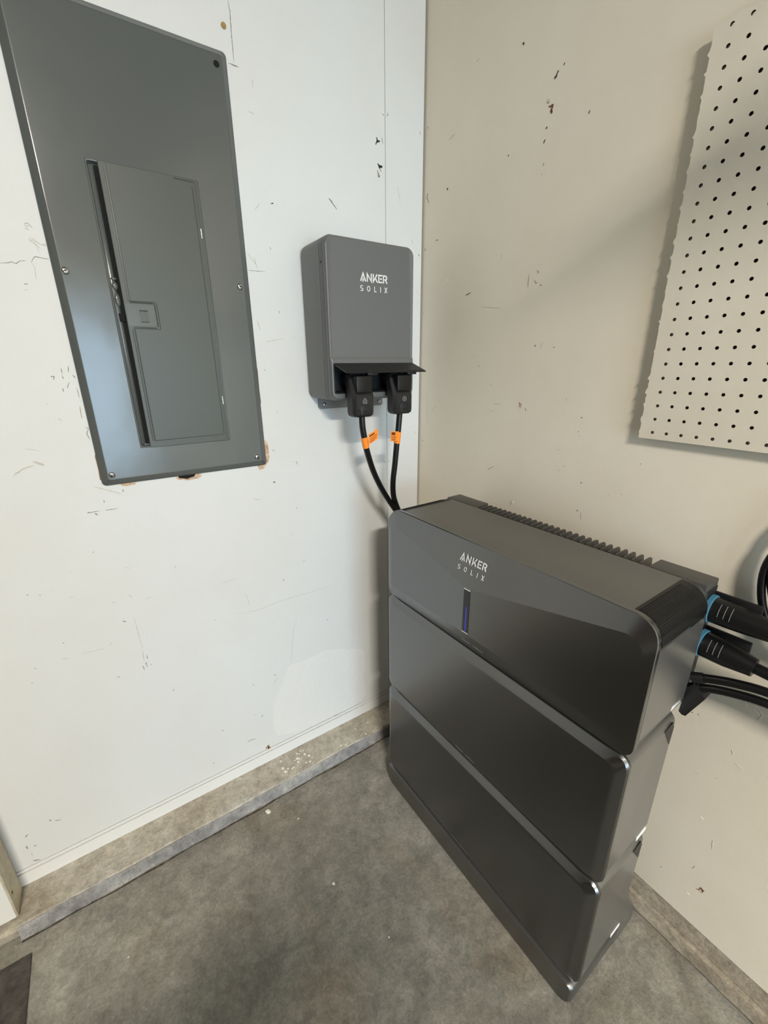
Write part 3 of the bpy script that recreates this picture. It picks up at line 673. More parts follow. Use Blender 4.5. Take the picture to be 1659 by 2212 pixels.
# front cover: side band, rounded rim, slightly dished upper face, thicker lower section with the socket opening
bm = bmesh.new(); vs = loft(bm, [bl(.0012, -.1128), bl(0, -.1140), bl(0, -.1345), bl(.0012, -.1362), bl(.0022, -.1362), bl(.0030, -.1390), bl(.0056, -.1418), bl(.0072, -.1420), bl(.0105, -.1405)], False, False)
ov = [bm.verts.new((a, -.1405, b)) for a, b in rrect(opx0-.001, opx1+.001, opz0-.001, opz1+.001, .006, 7, 1)]; n = len(ov)
for i in range(n): bm.faces.new((vs[-1][i], vs[-1][(i+1) % n], ov[(i+1) % n], ov[i]))
shift(obj('front_cover', bm, M['inlet'], ib, smooth=True, ang=40), IB)
sx0, sx1, sz0, sz1 = bx0+.003, bx1-.003, bz0+.003, 1.3610
bm = bmesh.new()
def sl(ins, y, r, top=0): return [(a, y, b) for a, b in rrect(sx0+ins, sx1-ins, sz0+ins, sz1-ins-top, (r, r, .004, .004), 6, 1)]
vs = loft(bm, [sl(0, -.1360, .019), sl(.0006, -.1420, .019), sl(.0030, -.1460, .017, .004), sl(.0052, -.1468, .015, .005)], False, False)
ov = [bm.verts.new((a, -.1468, b)) for a, b in rrect(opx0, opx1, opz0, opz1, .006, 6, 1)]; n = len(ov)
for i in range(n): bm.faces.new((vs[-1][i], vs[-1][(i+1) % n], ov[(i+1) % n], ov[i]))
iv = [bm.verts.new((a, -.1365, b)) for a, b in rrect(opx0+.001, opx1-.001, opz0+.001, opz1-.001, .006, 6, 1)]
for i in range(n): bm.faces.new((ov[i], ov[(i+1) % n], iv[(i+1) % n], iv[i]))
shift(obj('socket_section', bm, M['inlet'], ib, smooth=True, ang=35), IB)
# black socket tray sunk in the lower section
bm = bmesh.new()
lo_ = [[(a, y, b) for a, b in rrect(opx0+.0004+i_, opx1-.0004-i_, opz0+.0004+i_, opz1-.0004-i_, .006, 6, 1)] for i_, y in ((0, -.1475), (.0022, -.1478), (.0035, -.1465), (.0060, -.1165))]
loft(bm, lo_, False, True); st = shift(obj('socket_tray', bm, M['black'], ib, smooth=True, ang=40), IB)
for cx_ in (-.335, -.208):
    bm = bmesh.new(); tube(bm, [Vector((cx_, -.1165, 1.307)), Vector((cx_, -.1440, 1.307)), Vector((cx_, -.1450, 1.307))], [.028, .028, .025], 24)
    shift(obj('socket_ring', bm, M['black'], st, smooth=True, ang=40), IB)
for cx_ in (-.2735, -.2665):
    s = screw('tray_screw', st, cx_, -.1166, 1.309, .0022, slot=False); shift(s, IB)
# hinged lids held open by the plugs
for a0, a1 in ((-.3975, -.2625), (-.2615, -.1500)):
    bm = bmesh.new()
    pr = [(-.1470, 1.3440), (-.1500, 1.3462), (-.2085, 1.3262), (-.2115, 1.3238), (-.2110, 1.3222), (-.2080, 1.3232), (-.1490, 1.3412)]
    A = [bm.verts.new((a0, y, z)) for y, z in pr]; B = [bm.verts.new((a1, y, z)) for y, z in pr]
    bm.faces.new(A); bm.faces.new(B[::-1])
    for i in range(len(pr)): bm.faces.new((A[i], B[i], B[(i+1) % len(pr)], A[(i+1) % len(pr)]))
    ld = shift(obj('socket_lid', bm, M['black'], ib), IB)
    cc = (a0+a1)/2+.012
    bm = bmesh.new(); box(bm, cc-.015, cc+.015, -.2075, -.188, 1.3165, 1.3285, .002); shift(obj('lid_catch', bm, M['black'], ld, smooth=True, ang=40), IB)
logo(ib, -.3099, 1.5395, .0825, .0190, 1.5175, .0128, lambda a, b, d: (a-IB[0], -.1402-d*1.6, b-IB[2]))
s = screw('side_screw', ib, 0, 0, 0, .0028, slot=False)
s.data.transform(Matrix.Translation((-.4074-IB[0], -.1240, 1.574-IB[2])) @ Matrix.Rotation(math.radians(-90), 4, 'Z'))
s.data.materials.clear(); s.data.materials.append(M['black'])
# mounting bracket peeking out below
bm = bmesh.new()
prism(bm, [(a, b) for a, b in rrect(-.3775, -.1590, 1.2215, 1.2700, .006, 4, 1)], .0005, .0085, lambda a, b, d: (a, -d, b))
br = shift(obj('mounting_bracket', bm, M['steel'], ib, smooth=True, ang=40), IB)
for cx_ in (-.3600, -.1705):
    s = screw('bracket_screw', br, cx_, -.0085, 1.2335, .0062); shift(s, IB)
    for c in s.children: shift(c, IB)

# ------------------------------------------------------------------ the two plugged-in power cables with orange tags
def power_plug(name, label, cx_, zb, path, icon, ring, flag, group):
    B = (cx_, -.19, zb); t = thing(name, label, 'power cable', B, group=group)
    w = .0315
    to = lambda o: shift(o, B)
    # plug housing: outline seen from the side (y, z), chamfered toward the front
    def sec(z, yf, yb, hw, ch): return [(cx_-hw, yb, z), (cx_-hw, yf+ch, z), (cx_-hw+ch, yf, z), (cx_+hw-ch, yf, z), (cx_+hw, yf+ch, z), (cx_+hw, yb, z)]
    bm = bmesh.new()
    loft(bm, [sec(zb, -.2000, -.1765, w-.007, .005), sec(zb+.004, -.2045, -.1725, w-.002, .006), sec(zb+.012, -.2060, -.1715, w, .008), sec(zb+.050, -.2060, -.1715, w, .008), sec(zb+.056, -.2035, -.1700, w, .007), sec(zb+.085, -.1890, -.1640, w-.001, .005), sec(zb+.104, -.1800, -.1600, w-.001, .004)])
    to(obj('plug_housing', bm, M['black'], t, smooth=True, ang=25))
    bm = bmesh.new(); tube(bm, [Vector((cx_, -.166, zb+.091)), Vector((cx_, -.1455, zb+.091))], .0240, 24); to(obj('plug_barrel', bm, M['black'], t, smooth=True, ang=40))
    bm = bmesh.new(); box(bm, cx_-.0225, cx_+.0220, -.2085, -.175, zb+.0610, zb+.1010, .0018); to(obj('latch_block', bm, M['black_gloss'], t, smooth=True, ang=40))
    rt = newbox('release_tab', M['black'], t, cx_-.0135, cx_+.0150, -.2072, -.2020, zb+.0050, zb+.0290, bev=.001); to(rt)
    bm = bmesh.new(); prism(bm, [(cx_-.0045, zb+.0120), (cx_+.0045, zb+.0120), (cx_, zb+.0175)], .2070, .2075, lambda a, b, d: (a, -d, b)); to(obj('arrow_print', bm, M['black_void'], rt))
    for dx in (-.0190, .0205):
        bm = bmesh.new(); cyl(bm, (cx_+dx, -.2040, zb+.0165), (cx_+dx, -.2064, zb+.0165), .0024, seg=10); to(obj('screw_hole', bm, M['black_void'], t))
    bm = bmesh.new(); f3 = lambda a, b, d: (a, -d, b); c = cx_+.001; zi = zb+.0405
    if icon == 'house':
        stroke(bm, [(c-.0052, zi+.001), (c-.0052, zi-.0055), (c+.0052, zi-.0055), (c+.0052, zi+.001), (c, zi+.0062)], .0011, .2059, .2064, f3, closed=True)
        stroke(bm, [(c-.001, zi-.0032), (c+.0012, zi-.0008), (c-.0008, zi-.0008), (c+.0012, zi+.0018)], .0009, .2059, .2064, f3)
    else:
        stroke(bm, arc(c, zi, .0058, 0, 360, 20)[:-1], .0010, .2059, .2064, f3, closed=True)
        stroke(bm, [(c-.0008, zi-.0032), (c+.0013, zi-.0002), (c-.0011, zi-.0002), (c+.0010, zi+.0032)], .0010, .2059, .2064, f3)
    to(obj('icon_print', bm, M['icon'], t))
    P = catmull(path, 10)
    bm = bmesh.new(); tube(bm, P, .0082, 16); to(obj('cable', bm, M['rubber'], t, smooth=True, ang=50))
    # strain collar
    seg = [p for p in catmull(path, 60) if ring[0] >= p.z >= ring[1]]
    bm = bmesh.new(); tube(bm, seg, .0090, 18); tg = to(obj('orange_tag', bm, M['orange'], t, smooth=True, ang=50))
    bm = bmesh.new(); bm2 = bmesh.new()
    def fp(s, b):   # point on the flag: s along it, b across it
        i = flag['dir']; cx0, cy0, cz0 = flag['at']
        bow = .003*math.sin(s*2.2)
        return Vector((cx0+i[0]*s*flag['len']-i[1]*bow, cy0+i[1]*s*flag['len']-abs(i[0])*bow, cz0+i[2]*s*flag['len']+(b-.5)*flag['h']))
    nn = 6; th = Vector((0, -.0006, 0))
    F = [[bm.verts.new(fp(k/nn, b)) for b in (0, 1)] for k in range(nn+1)]; G = [[bm.verts.new(fp(k/nn, b)+th) for b in (0, 1)] for k in range(nn+1)]
    for k in range(nn):
        bm.faces.new((F[k][0], F[k+1][0], F[k+1][1], F[k][1])); bm.faces.new((G[k][0], G[k][1], G[k+1][1], G[k+1][0]))
        for b in (0, 1): bm.faces.new((F[k][b], F[k+1][b], G[k+1][b], G[k][b]))
    bm.faces.new((F[0][0], F[0][1], G[0][1], G[0][0])); bm.faces.new((F[nn][0], F[nn][1], G[nn][1], G[nn][0]))
    to(obj('tag_flag', bm, M['orange'], tg, smooth=True, ang=60))
    th2 = Vector((0, -.0010, 0))
    for (b0, b1, s0, s1) in flag['print']:
        q = []
        steps = 5
        lo_ = [bm2.verts.new(fp(s0+(s1-s0)*k/steps, b0)+th2) for k in range(steps+1)]; hi_ = [bm2.verts.new(fp(s0+(s1-s0)*k/steps, b1)+th2) for k in range(steps+1)]
        for k in range(steps): bm2.faces.new((lo_[k], lo_[k+1], hi_[k+1], hi_[k]))
    to(obj('tag_print', bm2, M['ink'], tg))
    return t
pathA = [(-.344, -.190, 1.220), (-.3425, -.190, 1.186), (-.3335, -.187, 1.144), (-.3225, -.181, 1.111), (-.2965, -.169, 1.054), (-.2640, -.160, .998), (-.2290, -.155, .946), (-.2000, -.165, .900), (-.1900, -.195, .868), (-.1900, -.250, .862)]
pathB = [(-.219, -.186, 1.218), (-.2255, -.187, 1.163), (-.2285, -.185, 1.129), (-.2310, -.180, 1.074), (-.2330, -.173, 1.019), (-.2270, -.166, .977), (-.2125, -.158, .943), (-.1900, -.165, .880), (-.1850, -.195, .820), (-.1850, -.250, .805)]
tp = [(.70, .86, .1, .62), (.52, .57, .12, .9), (.36, .41, .12, .85), (.22, .27, .12, .75), (.10, .15, .15, .55)]
power_plug('power_cable', 'black power cable with house icon on its plug, left of the two', -.344, 1.2140, pathA, 'house', (1.160, 1.131), dict(at=(-.3300, -.1975, 1.1535), dir=(.93, .05, .42), len=.0320, h=.027, print=tp), 'cables plugged into the inlet box')
power_plug('power_cable', 'black power cable with lightning icon on its plug, nearer the corner', -.219, 1.2140, pathB, 'bolt', (1.164, 1.132), dict(at=(-.2310, -.1955, 1.153), dir=(-.97, -.05, .10), len=.0290, h=.027, print=[(.62, .92, .45, .92), (.45, .50, .3, .95), (.33, .38, .35, .95), (.2, .25, .4, .95), (.08, .13, .4, .95)]), 'cables plugged into the inlet box')

# ------------------------------------------------------------------ stacked home battery: base, two battery modules, power module on top
BO = Vector((-.32189, -.26167, 0)); BR = math.atan2(-.99982, .01901)     # local x along the front, local y toward the wall
LN = .6859
def uv(a, b, d): return (a, d, b)
UC = .3225
def front_loops(z0, z1, rr, vee, vo=.0105):
    """lofted front panel: outer outline, rounded rim, inner face (flat, or folded with the V-shaped facet)"""
    nside = 24
    out = rrect(0, LN, z0, z1, rr, 7, nside); ins = .018
    ri_ = .0010 if vee else .0022
    def rv(b): 
        if not vee: return vo
        t = min(1, max(0, (b-.930)/.045)); return vo+.0065*t*t*(3-2*t)
    loops = [[(a, rv(b)+.0115, b) for a, b in rrect(.0006, LN-.0006, z0+.0006, z1-.0006, rr, 7, nside)],
             [(a, rv(b)+(.0022 if vee else .0045), b) for a, b in out],
             [(a, rv(b), b) for a, b in rrect(ri_, LN-ri_, z0+ri_, z1-ri_, [max(r-.002, .004) for r in rr], 7, nside)]]
    if not vee:   # soft-edged bevel round the flat face
        for i_, v_ in ((.0036, .0096), (.0150, .0026), (.0172, .0013), (.0192, .0005), (.0210, .0001)):
            loops.append([(a, v_, b) for a, b in rrect(i_, LN-i_, z0+i_, z1-i_, [r-.006 for r in rr], 7, nside)])
        ins = .0250
    ri = [max(r-ins*.45, .014) for r in rr]
    inner = rrect(ins, LN-ins, z0+ins, z1-ins, ri, 7, nside); res = []
    mid = (z0+z1)/2
    if vee:   # put one sample exactly on the fold, top and bottom
        for top in (0, 1):
            k = min((i for i, p in enumerate(inner) if (p[1] > mid) == bool(top)), key=lambda i: abs(inner[i][0]-UC))
            inner[k] = (UC, inner[k][1])
    for a, b in inner:
        if vee:
            ztop = .8820+.195*abs(a-UC); zbot = .7700-.060*abs(a-UC)
            v = -.010+.054*abs(a-UC)
            if b > mid: t = (b-mid)/(z1-ins-mid); b2 = mid+t*(min(ztop, z1-ins+.004)-mid)
            else: t = (mid-b)/(mid-z0-ins); b2 = mid-t*(mid-max(zbot, z0+.012))
            res.append((a, v, b2))
        else: res.append((a, 0.0, b))
    loops.append(res); return loops
def fan_cap(bm, verts, centre):
    c = bm.verts.new(centre); n = len(verts)
    for i in range(n): bm.faces.new((verts[i], verts[(i+1) % n], c))
def side_shell(z0, z1, rr, v1, name, par, m):
    bm = bmesh.new(); e = .0030
    def ll(ins, v): return [(a, v, b) for a, b in rrect(e+ins, LN-e-ins, z0+e*.5+ins, z1-.0006-ins, rr, 7, 1)]
    loft(bm, [ll(0, .0200), ll(0, v1-.006), ll(.002, v1-.002), ll(.006, v1)])
    return obj(name, bm, m, par, smooth=True, ang=35)
def tiny_print(par, u0, z, v):
    bm = bmesh.new(); random.seed(3)
    for s, e in ((u0, u0+.026), (u0+.034, u0+.063)):
        a = s
        while a < e:
            w = random.uniform(.0012, .0022); h = random.uniform(.0020, .0034)
            prism(bm, [(a, z), (a+w, z), (a+w, z+h), (a, z+h)], v, v-.0002, uv); a += w+.0007
    o = obj('small_print', bm, M['small_print'], par); o['kind'] = 'stuff'; return o
def module(name, label, cat, z0, z1, rr, vee, group=None):
    t = thing(name, label, cat, (BO.x, BO.y, z0), BR, group)
    h = z1-z0
    bm = bmesh.new(); lps = front_loops(z0, z1, rr, vee)
    lps = [[(p[0], p[1], p[2]-z0) for p in l] for l in lps]
    vs = loft(bm, lps, True, False)
    if vee:
        # spine vertices so the folded faces stay flat: V apex and lower apex joined by the fold line
        fan = vs[-1]
        # pair bottom-side and top-side points by u to make vertical strips
        xm = LN/2
        bot = sorted([v for v in fan if v.co.z < h*.5], key=lambda v: (round(v.co.x, 5), v.co.z if v.co.x > xm else -v.co.z)); top = sorted([v for v in fan if v.co.z >= h*.5], key=lambda v: (round(v.co.x, 5), -v.co.z if v.co.x > xm else v.co.z))
        i = j = 0
        while i < len(bot)-1 or j < len(top)-1:
            if j == len(top)-1 or (i < len(bot)-1 and bot[i+1].co.x <= top[j+1].co.x+1e-6):
                bm.faces.new((bot[i], bot[i+1], top[j])); i += 1
            else:
                bm.faces.new((bot[i], top[j+1], top[j])); j += 1
    else:
        bm.faces.new(vs[-1][::-1])
    n_ = len(lps[0])
    fp = obj('front_panel', bm, M['case_front'], t, smooth=True, ang=16 if vee else 26)
    if vee:   # crisp facet edges: the inner outline with its two Vs, and the fold between their tips
        me = fp.data; at_ = me.attributes.get('sharp_edge') or me.attributes.new('sharp_edge', 'BOOLEAN', 'EDGE')
        for e in me.edges:
            i, j = sorted(e.vertices)
            if i >= 3*n_ and j < 4*n_ and (j-i == 1 or j-i == n_-1 or all(abs(me.vertices[k].co.x-UC) < 1e-4 for k in (i, j))): at_.data[e.index].value = True
    return t, h, fp
# --- base plinth
base = thing('stack_plinth', 'low grey base plinth carrying the battery stack on the concrete floor', 'base', (BO.x, BO.y, 0), BR)
bm = bmesh.new()
lo_ = [[(a, v, b) for a, b in rrect(.004+i_, LN-.004-i_, .0015+k_, .0735-k_*.4, (.026, .026, .012, .012), 6, 1)] for i_, k_, v in ((.004, .004, .0015), (.0005, .0008, .007), (0, 0, .012), (0, 0, .190), (.004, .003, .196))]
loft(bm, lo_); obj('plinth_body', bm, M['case'], base, smooth=True, ang=35)
for ua, ub in ((.0065, .0505), (LN-.0505, LN-.0065)):
    bm = bmesh.new(); pr = [(.190, .0025), (.276, .0025), (.281, .010), (.281, .026), (.272, .058), (.206, .168), (.203, .180), (.198, .180), (.1985, .075), (.190, .070)]
    prism(bm, pr, ua, ub, lambda a, b, d: (d, a, b)); obj('rear_foot', bm, M['case_side'], base)
for ua in (.06, LN-.06):
    for va in (.04, .16):
        bm = bmesh.new(); cyl(bm, (ua, va, 0), (ua, va, .006), .018, .016, 14); obj('rubber_pad', bm, M['black'], base, smooth=True, ang=40)
# --- battery modules
SB = (.026, .026, .024, .024)
def side_bits(t, h, zst, pocket):
    lb = LN-.0030
    # label strip on the right end
    bm = bmesh.new(); prism(bm, [(.1470, zst), (.1850, zst+.0015), (.1850, zst+.0105), (.1470, zst+.0095)], lb-.0004, lb+.0008, lambda a, b, d: (d, a, b)); obj('side_label', bm, M['white_label'], t)
    for sgn in (0, 1):
        face = lb if sgn else .0030; out_ = .0010 if sgn else -.0010
        bm = bmesh.new(); prism(bm, pocket, face-out_*.5, face+out_*.6, lambda a, b, d: (d, a, b)); obj('grip_recess', bm, M['vent'], t)
for nm, z0, z1, lab in (('battery_module', .0770, .3965, 'lower grey battery module resting on the base plinth'), ('battery_module', .3985, .7185, 'middle grey battery module between the power module and lower battery')):
    t, h, fpn = module(nm, lab, 'battery', z0, z1, SB, False, 'stacked battery modules')
    side_shell(0, h, (.026, .026, .024, .024), .1960, 'side_shell', t, M['case_side'])
    bm = bmesh.new(); box(bm, .03, LN-.03, .194, .2060, .035, h-.025, .004); obj('back_plate', bm, M['case'], t, smooth=True, ang=40)
    side_bits(t, h, .0105, [(.1480, h-.0215), (.1800, h-.0165), (.1905, h-.0350), (.1885, h-.0760)])
    tiny_print(fpn, .3065, .0225, .0)
# --- power module
PZ0, PZ1 = .7205, .9780
t, h, fpn = module('power_module', 'grey power module on top of the stack, with logo and blue light bar', 'power module', PZ0, PZ1, (.024, .024, .042, .042), True)
side_shell(0, h, (.024, .024, .042, .042), .2060, 'side_shell', t, M['case'])
# lighter end shells below the vents
for s in (0, 1):
    bm = bmesh.new(); f = (LN-.0030 if s else .0030); o_ = (.0008 if s else -.0008)
    prism(bm, [(.0285, .030), (.195, .030), (.198, .055), (.198, h-.060), (.188, h-.052), (.0285, h-.052)], f-o_, f+o_, lambda a, b, d: (d, a, b)); obj('end_panel', bm, M['case_side'], t)
side_bits(t, h, .0265, [(.1300, h-.0450), (.1900, h-.0450), (.1900, h-.0940)])
# vents wrapped over both top corners
def corner(s, r, ang, z_top):   # point on the top corner; ang 0 = side, 90 = top
    c = math.radians(ang); a = LN-.0030-.042+r*math.cos(c)
    return (a if s else LN-a, z_top-.0012-.042+r*math.sin(c))
for s in (1, 0):
    pts = []
    for r in (.0430, .0412):
        line = [(corner(s, r, a, h)) for a in range(0, 91, 10)]
        e0 = (line[0][0], line[0][1]-.004); e1 = (line[-1][0]-(.004 if s else -.004), line[-1][1])
        pts.append([e0]+line+[e1])
    poly = pts[0]+pts[1][::-1]
    bm = bmesh.new(); prism(bm, poly, .0300, .1960, lambda a, b, d: (a, d, b)); vn = obj('vent_cover', bm, M['vent'], t, smooth=True, ang=30)
    for a in range(22, 92, 5):
        c = corner(s, .0432, a, h)
        bm = bmesh.new(); cyl(bm, (c[0], .0330, c[1]), (c[0], .1760, c[1]), .0008, seg=6); obj('vent_rib', bm, M['vent'], vn)
# heat sink blocks and fins at the back
for ua, ub in ((.0235, .1345), (.5765, .6735)):
    bm = bmesh.new(); box(bm, ua, ub, .2050, .2560, .030, h-.0008, .0022); obj('heat_sink_block', bm, M['fin'], t, smooth=True, ang=40)
bm = bmesh.new(); box(bm, .1340, .5770, .2050, .2085, .030, h-.0400); obj('heat_sink_back', bm, M['vent'], t)
nf = 27
bm = bmesh.new()
pr = [(.2080, .03), (.2540, .03), (.2565, .033), (.2565, h-.012), (.2550, h-.0060), (.2515, h-.0022), (.2460, h-.0010), (.2080, h-.0010)]
prism(bm, pr, -.0014, .0014, lambda a, b, d: (d, a, b)); f0 = obj('fin', bm, M['fin'], t); f0.location = (.1345+.442/ (nf+1), 0, 0)
for k in range(1, nf):
    f = f0.copy(); COL.objects.link(f); f.parent = t; f.location = (.1345+.442*(k+1)/(nf+1), 0, 0)
# light bar
lb = newbox('light_bar', M['led_glass'], t, UC-.0090, UC+.0090, -.0103, .002, .7730-PZ0, .8808-PZ0)
newbox('light_bar_cap', M['white_label'], lb, UC-.0088, UC+.0088, -.0106, -.002, .8796-PZ0, .8812-PZ0); newbox('light_bar_cap', M['white_label'], lb, UC-.0088, UC+.0088, -.0106, -.002, .7726-PZ0, .7740-PZ0)
newbox('blue_light', M['led'], lb, UC+.0003, UC+.0017, -.0107, -.002, .7770-PZ0, .8380-PZ0)
# logo on the upper facet (plane leaning back)
def facet(a, b, d): return (a, -.010+.277*(b-.8820)-.0007-d, b-PZ0)
logo(t, .2822, .9340, .0779, .0160, .9140, .0102, facet)
tiny_print(fpn, .3080, .7440-PZ0, -.0025)
# connector panel with open socket flaps on the right end
cp = newbox('connector_panel', M['black'], t, .6720, .6750, .2080, .2540, .040, h-.014, bev=.001)
for za, zb in ((h-.0790, h-.0250), (h-.1500, h-.0960)):
    bm = bmesh.new(); box(bm, .6740, .7430, .2500, .2550, za, zb, .0015); box(bm, .7350, .7430, .2440, .2510, za+.004, zb-.018, .001); obj('socket_flap', bm, M['black'], cp, smooth=True, ang=40)
bm = bmesh.new(); prism(bm, [(.6820, .050), (.6900, .060), (.7130, .0440), (.6920, -.0105), (.6860, -.0120), (.6800, -.0080)], .2040, .2350, uv); obj('socket_flap', bm, M['black'], cp)

# ------------------------------------------------------------------ cables plugged into the right end of the power module
def conn(label, zc, straight, tail, group):
    W = lambda u, v, z: (u, v, z)
    t = thing('connector_cable', label, 'connector cable', (BO.x, BO.y, 0), BR, group)
    va = .2300
    dn = (tail[0]-Vector((.676, va, zc))).normalized()
    p0 = Vector((.6760, va, zc))
    bm = bmesh.new(); tube(bm, [p0, p0+dn*.0065, p0+dn*.0075], [.0262, .0262, .0240], 28); obj('blue_seal_ring', bm, M['blue_ring'], t, smooth=True, ang=40)
    bm = bmesh.new(); tube(bm, [p0+dn*x for x in (.004, .030, .045, straight-.006, straight, straight+.001)], [.0235, .0230, .0222, .0172, .0165, .011], 28)
    body = obj('connector_body', bm, M['black_gloss'], t, smooth=True, ang=40)
    for k in range(3):
        x = .020+.0085*k
        bm = bmesh.new(); pts = []
        e1 = dn.cross(Vector((0, 0, 1))).normalized(); e2 = e1.cross(dn)
        for j in range(7):
            a = math.radians(150+j*10); pts.append(p0+dn*x+(e1*math.cos(a)*-1+e2*math.sin(a))*.0234)
        # groove on the room side
        pts = [p0+dn*x+(Vector((0, -1, 0))*math.cos(math.radians(b))+Vector((0, 0, 1))*math.sin(math.radians(b)))*.0233 for b in range(0, 61, 10)]
        tube(bm, pts, .0006, 6); obj('grip_groove', bm, M['small_print'], body)
    P = [p0+dn*(straight-.01)] + tail
    bm = bmesh.new(); tube(bm, catmull(P, 8), .0098, 16); obj('cable', bm, M['rubber'], t, smooth=True, ang=50)
    return t
V = Vector
conn('upper thick black cable with blue-ringed connector in the power module', .9270, .105, [V((.83, .228, .926)), V((.93, .236, .915)), V((1.03, .250, .87)), V((1.10, .262, .78)), V((1.14, .268, .65)), V((1.15, .270, .50))], 'cables in the right end of the power module')
conn('lower thick black cable with blue-ringed connector in the power module', .8560, .083, [V((.79, .226, .852)), V((.88, .232, .842)), V((.98, .244, .80)), V((1.04, .256, .70)), V((1.07, .262, .58)), V((1.08, .264, .47))], 'cables in the right end of the power module')
tail_lab = ('upper of the two slim black cables below the connectors', 'lower of the two slim black cables below the connectors')
for k, (z_, r_) in enumerate(((.8000, .0078), (.7790, .0078))):
    t2 = thing('data_cable', tail_lab[k], 'cable', (BO.x, BO.y, 0), BR, 'slim cables below the connectors')
    newtube('cable', M['rubber'], t2, [(.6830, .215, z_-.012-.004*k), (.710, .219, z_), (.745, .223, z_+.012), (.790, .228, z_+.020), (.86, .236, z_+.018), (.95, .248, z_-.01), (1.0, .258, z_-.08), (1.02, .264, z_-.2)], r_)
    newtube('cable_boot', M['black'], t2, [(.6840, .215, z_-.0115-.004*k), (.700, .2175, z_-.005)], r_+.0025, curve=False)
# coil of cable hanging from the right wall beyond the connectors
hc = thing('hanging_cable', 'thin black cable coil hanging from a hook at the right edge', 'cable', (0, -1.06, 1.10))
pts = []
for k in range(26):
    a = math.radians(90+k*30); rr_ = .072+.010*math.sin(k*.9); pts.append((-.030-.010*math.sin(k*.5), math.cos(a)*rr_, -.095+math.sin(a)*(.120+.012*math.cos(k*.8))))
newtube('cable_coil', M['rubber'], hc, pts, .0062, n=6, seg=10)
newtube('hook', M['chrome'], hc, [(0.002, 0, .03), (-.012, 0, .030), (-.030, 0, .015), (-.045, 0, .018), (-.052, 0, .040)], .003, n=5, seg=8)

# ------------------------------------------------------------------ pegboard
pb = thing('pegboard', 'cream painted pegboard with rows of holes on the right wall', 'pegboard', (0, -.7319, 1.198))
S = .0254; ncol, nrow = 26, 25
bm = bmesh.new(); r = .0031; th0, th1 = -.0180, -.0132     # front, back
first = .0240; zfirst = 1.2109-1.198; zt = 1.8302-1.198; ye = -(first+S*(ncol-.5))
cols = [0]+[-(first+S*(k-.5)) for k in range(1, ncol)]+[ye]
ys = [-(first+S*k) for k in range(ncol)]; zs = [zfirst+S*k for k in range(nrow)]
zr = [0]+[zfirst+S*(k-.5) for k in range(1, nrow)]+[zt]
random.seed(11)
nz = len(zr)*4
for i in range(ncol):
    for j in range(nrow):
        ya, yb_, za, zb = cols[i], cols[i+1], zr[j], zr[j+1]; cy, cz = ys[i], zs[j]
        hole = [(cy+r*math.cos(math.radians(45*k+22.5)), cz+r*math.sin(math.radians(45*k+22.5))) for k in range(8)]
        if i == 0: ya0, ya1 = None, None
        outer = [(ya, za), (yb_, za), (yb_, zb), (ya, zb)]
        for x in (th0, th1):
            hv = [bm.verts.new((x, a, b)) for a, b in hole]; ovv = [bm.verts.new((x, a, b)) for a, b in outer]; mi = 0 if x == th0 else 1
            # outer order: (ya: larger y side)   hole angles: 22.5, 67.5, 112.5 ...
            A, B, C_, D = ovv     # A(+y,-z) B(-y,-z) C(-y,+z) D(+y,+z)
            for q in ((D, hv[0], hv[1]), (D, hv[1], hv[2], C_), (C_, hv[2], hv[3]), (C_, hv[3], hv[4], B), (B, hv[4], hv[5]), (B, hv[5], hv[6], A), (A, hv[6], hv[7]), (A, hv[7], hv[0], D)): bm.faces.new(q).material_index = mi
            if x == th0: h0 = hv
        for k in range(8): bm.faces.new((h0[k], h0[(k+1) % 8], hv[(k+1) % 8], hv[k])).material_index = 1
bmesh.ops.remove_doubles(bm, verts=bm.verts[:], dist=.00005)
# outer rim
rim = [(0, 0)]
rim = [(0, 0), (ye, 0), (ye, zt), (0, zt)]
for (a, b), (c, d) in zip(rim, rim[1:]+rim[:1]):
    if (a, b) == (0, zt): continue
    q = [bm.verts.new(p) for p in ((th0, a, b), (th0, c, d), (th1, c, d), (th1, a, b))]; bm.faces.new(q)
M['hardboard'] = mat('raw_brown_hardboard', (74, 54, 38), .9)
obj('board', bm, [M['pegboard'], M['hardboard']], pb)
# ragged cut left edge: paint-filled half holes and torn fibres
bm = bmesh.new(); left = []
z = 0.
while z < zt-.001:
    ph = ((z-zfirst)/S) % 1.; near = min(ph, 1-ph)
    left.append((.0012*random.uniform(-1, 1)+(.0028 if near < .12 and random.random() < .75 else 0), z)); z += random.uniform(.0022, .0055)
left.append((0, zt-.0004))
prism(bm, [(-.0015, left[0][1])]+left+[(-.0015, left[-1][1])], -th0+.00005, -th1, lambda a, b, d: (-d, a, b)); obj('ragged_edge', bm, M['pegboard'], pb)
for yy in (-.012, -.34, -.64):
    newbox('spacer_strip', M['gap'], pb, th1, -.0005, yy-.03, yy-.012, .10, zt-.01)

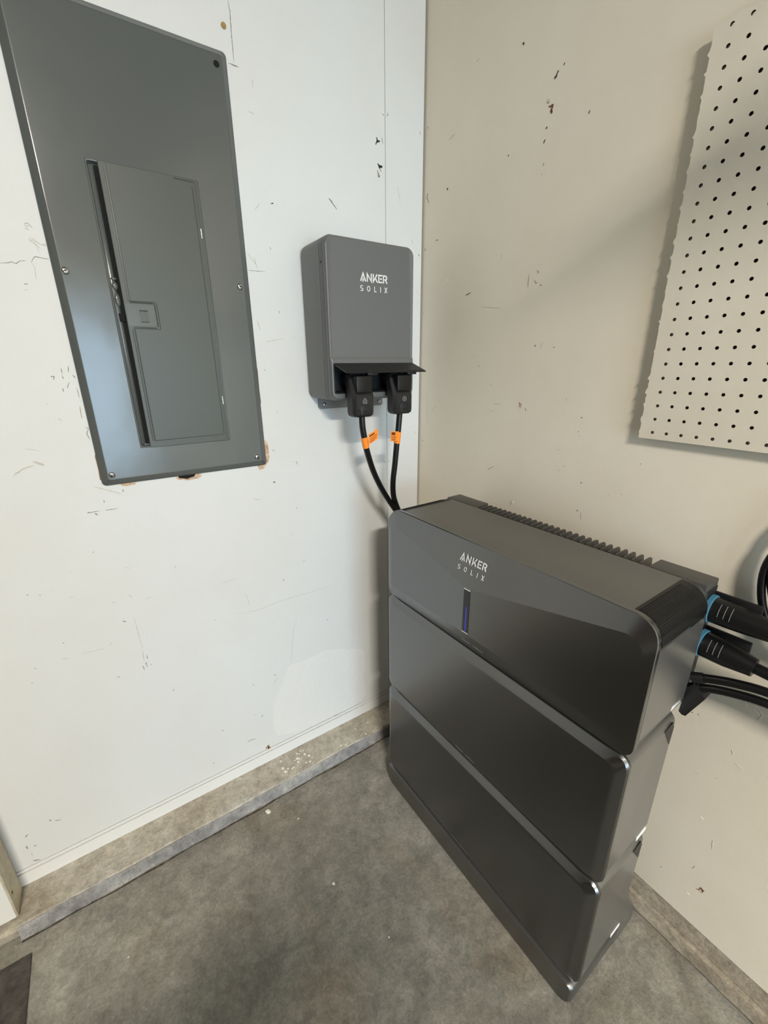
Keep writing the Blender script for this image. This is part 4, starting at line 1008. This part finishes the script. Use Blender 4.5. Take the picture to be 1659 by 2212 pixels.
# ------------------------------------------------------------------ white post at lower left, dark mat
wp = thing('white_post', 'white painted post with beige edge standing on the curb at lower left', 'post', (-1.365, -.042, .0385))
newbox('post_board', M['white_post'], wp, -.05, .0440, -.0380, .0360, 0, 2.05, bev=.002)
newbox('post_edge', M['post_side'], wp, .0435, .0480, -.0375, .0360, .001, 2.049, bev=.0012)
bm = bmesh.new(); cyl(bm, (.0470, -.022, .068), (.0490, -.022, .068), .0055, .0045, 12); nl = obj('screw_cup', bm, M['brass'], wp, smooth=True, ang=40)
bm = bmesh.new(); cyl(bm, (.0488, -.022, .068), (.0494, -.022, .068), .0026, seg=10); obj('screw_head', bm, M['black_void'], nl)
fm = thing('floor_mat', 'dark coarse mat lying on the floor at the lower left corner', 'mat', (-1.45, -.45, 0))
bm = bmesh.new(); box(bm, -.165, .157, -.55, .288, .0005, .0055, .002); obj('mat_pile', bm, M['mat'], fm)

# ------------------------------------------------------------------ tube light on the ceiling behind the camera
tl = thing('ceiling_light', 'short white tube light fixture on the garage ceiling', 'light', (-1.75, -3.65, ZC))
newbox('housing', M['lamp_body'], tl, -.32, .32, -.12, .12, -.06, -.0005, bev=.006)
for yy in (-.06, .06):
    bm = bmesh.new(); cyl(bm, (-.29, yy, -.078), (.29, yy, -.078), .014, seg=14); obj('lamp_tube', bm, M['lamp'], tl, smooth=True, ang=50)
lamp = area_light('tube_light', (-1.75, -3.65, ZC-.10), (-1.75, -3.65, 0), .60, .20, 350, (1.0, .93, .83))

# ------------------------------------------------------------------ unseen cabinet, added to keep daylight off the left part of the white wall
tb = thing('blocker_cabinet', 'added tall grey cabinet out of view, blocking daylight from the white wall', 'cabinet', (-1.70, -2.32, 0))
newbox('cabinet_body', M['steel'], tb, -.52, .52, -.22, .20, .06, 1.60, bev=.006)
newbox('cabinet_foot', M['black'], tb, -.50, .50, -.20, .19, 0, .062)
for s_ in (-1, 1):
    dd = newbox('cabinet_door', M['steel'], tb, min(s_*.004, s_*.51), max(s_*.004, s_*.51), .199, .216, .075, 1.585, bev=.003)
    newbox('door_handle', M['chrome'], dd, s_*.045-.008, s_*.045+.008, .215, .240, .85, 1.02, bev=.004)

# ------------------------------------------------------------------ overhead-door track running from the opening into the room
for tx, lab in ((-.48, 'steel overhead door track along the cream wall side of the opening'), (-2.12, 'steel overhead door track on the added cabinet side of the opening')):
    tk = thing('door_track', lab, 'door track', (tx, -3.49, 2.02), group='overhead door tracks')
    newbox('track_rail', M['steel'], tk, -.004, .004, -2.06, 2.02, -.035, .035)
    newbox('track_lip', M['steel'], tk, -.045, -.0035, -2.06, 2.02, -.035, -.030)
    for yy in (-1.9, 0, 1.6): newbox('track_hanger', M['steel'], tk, -.003, .0035, yy-.016, yy+.016, .030, 1.079)
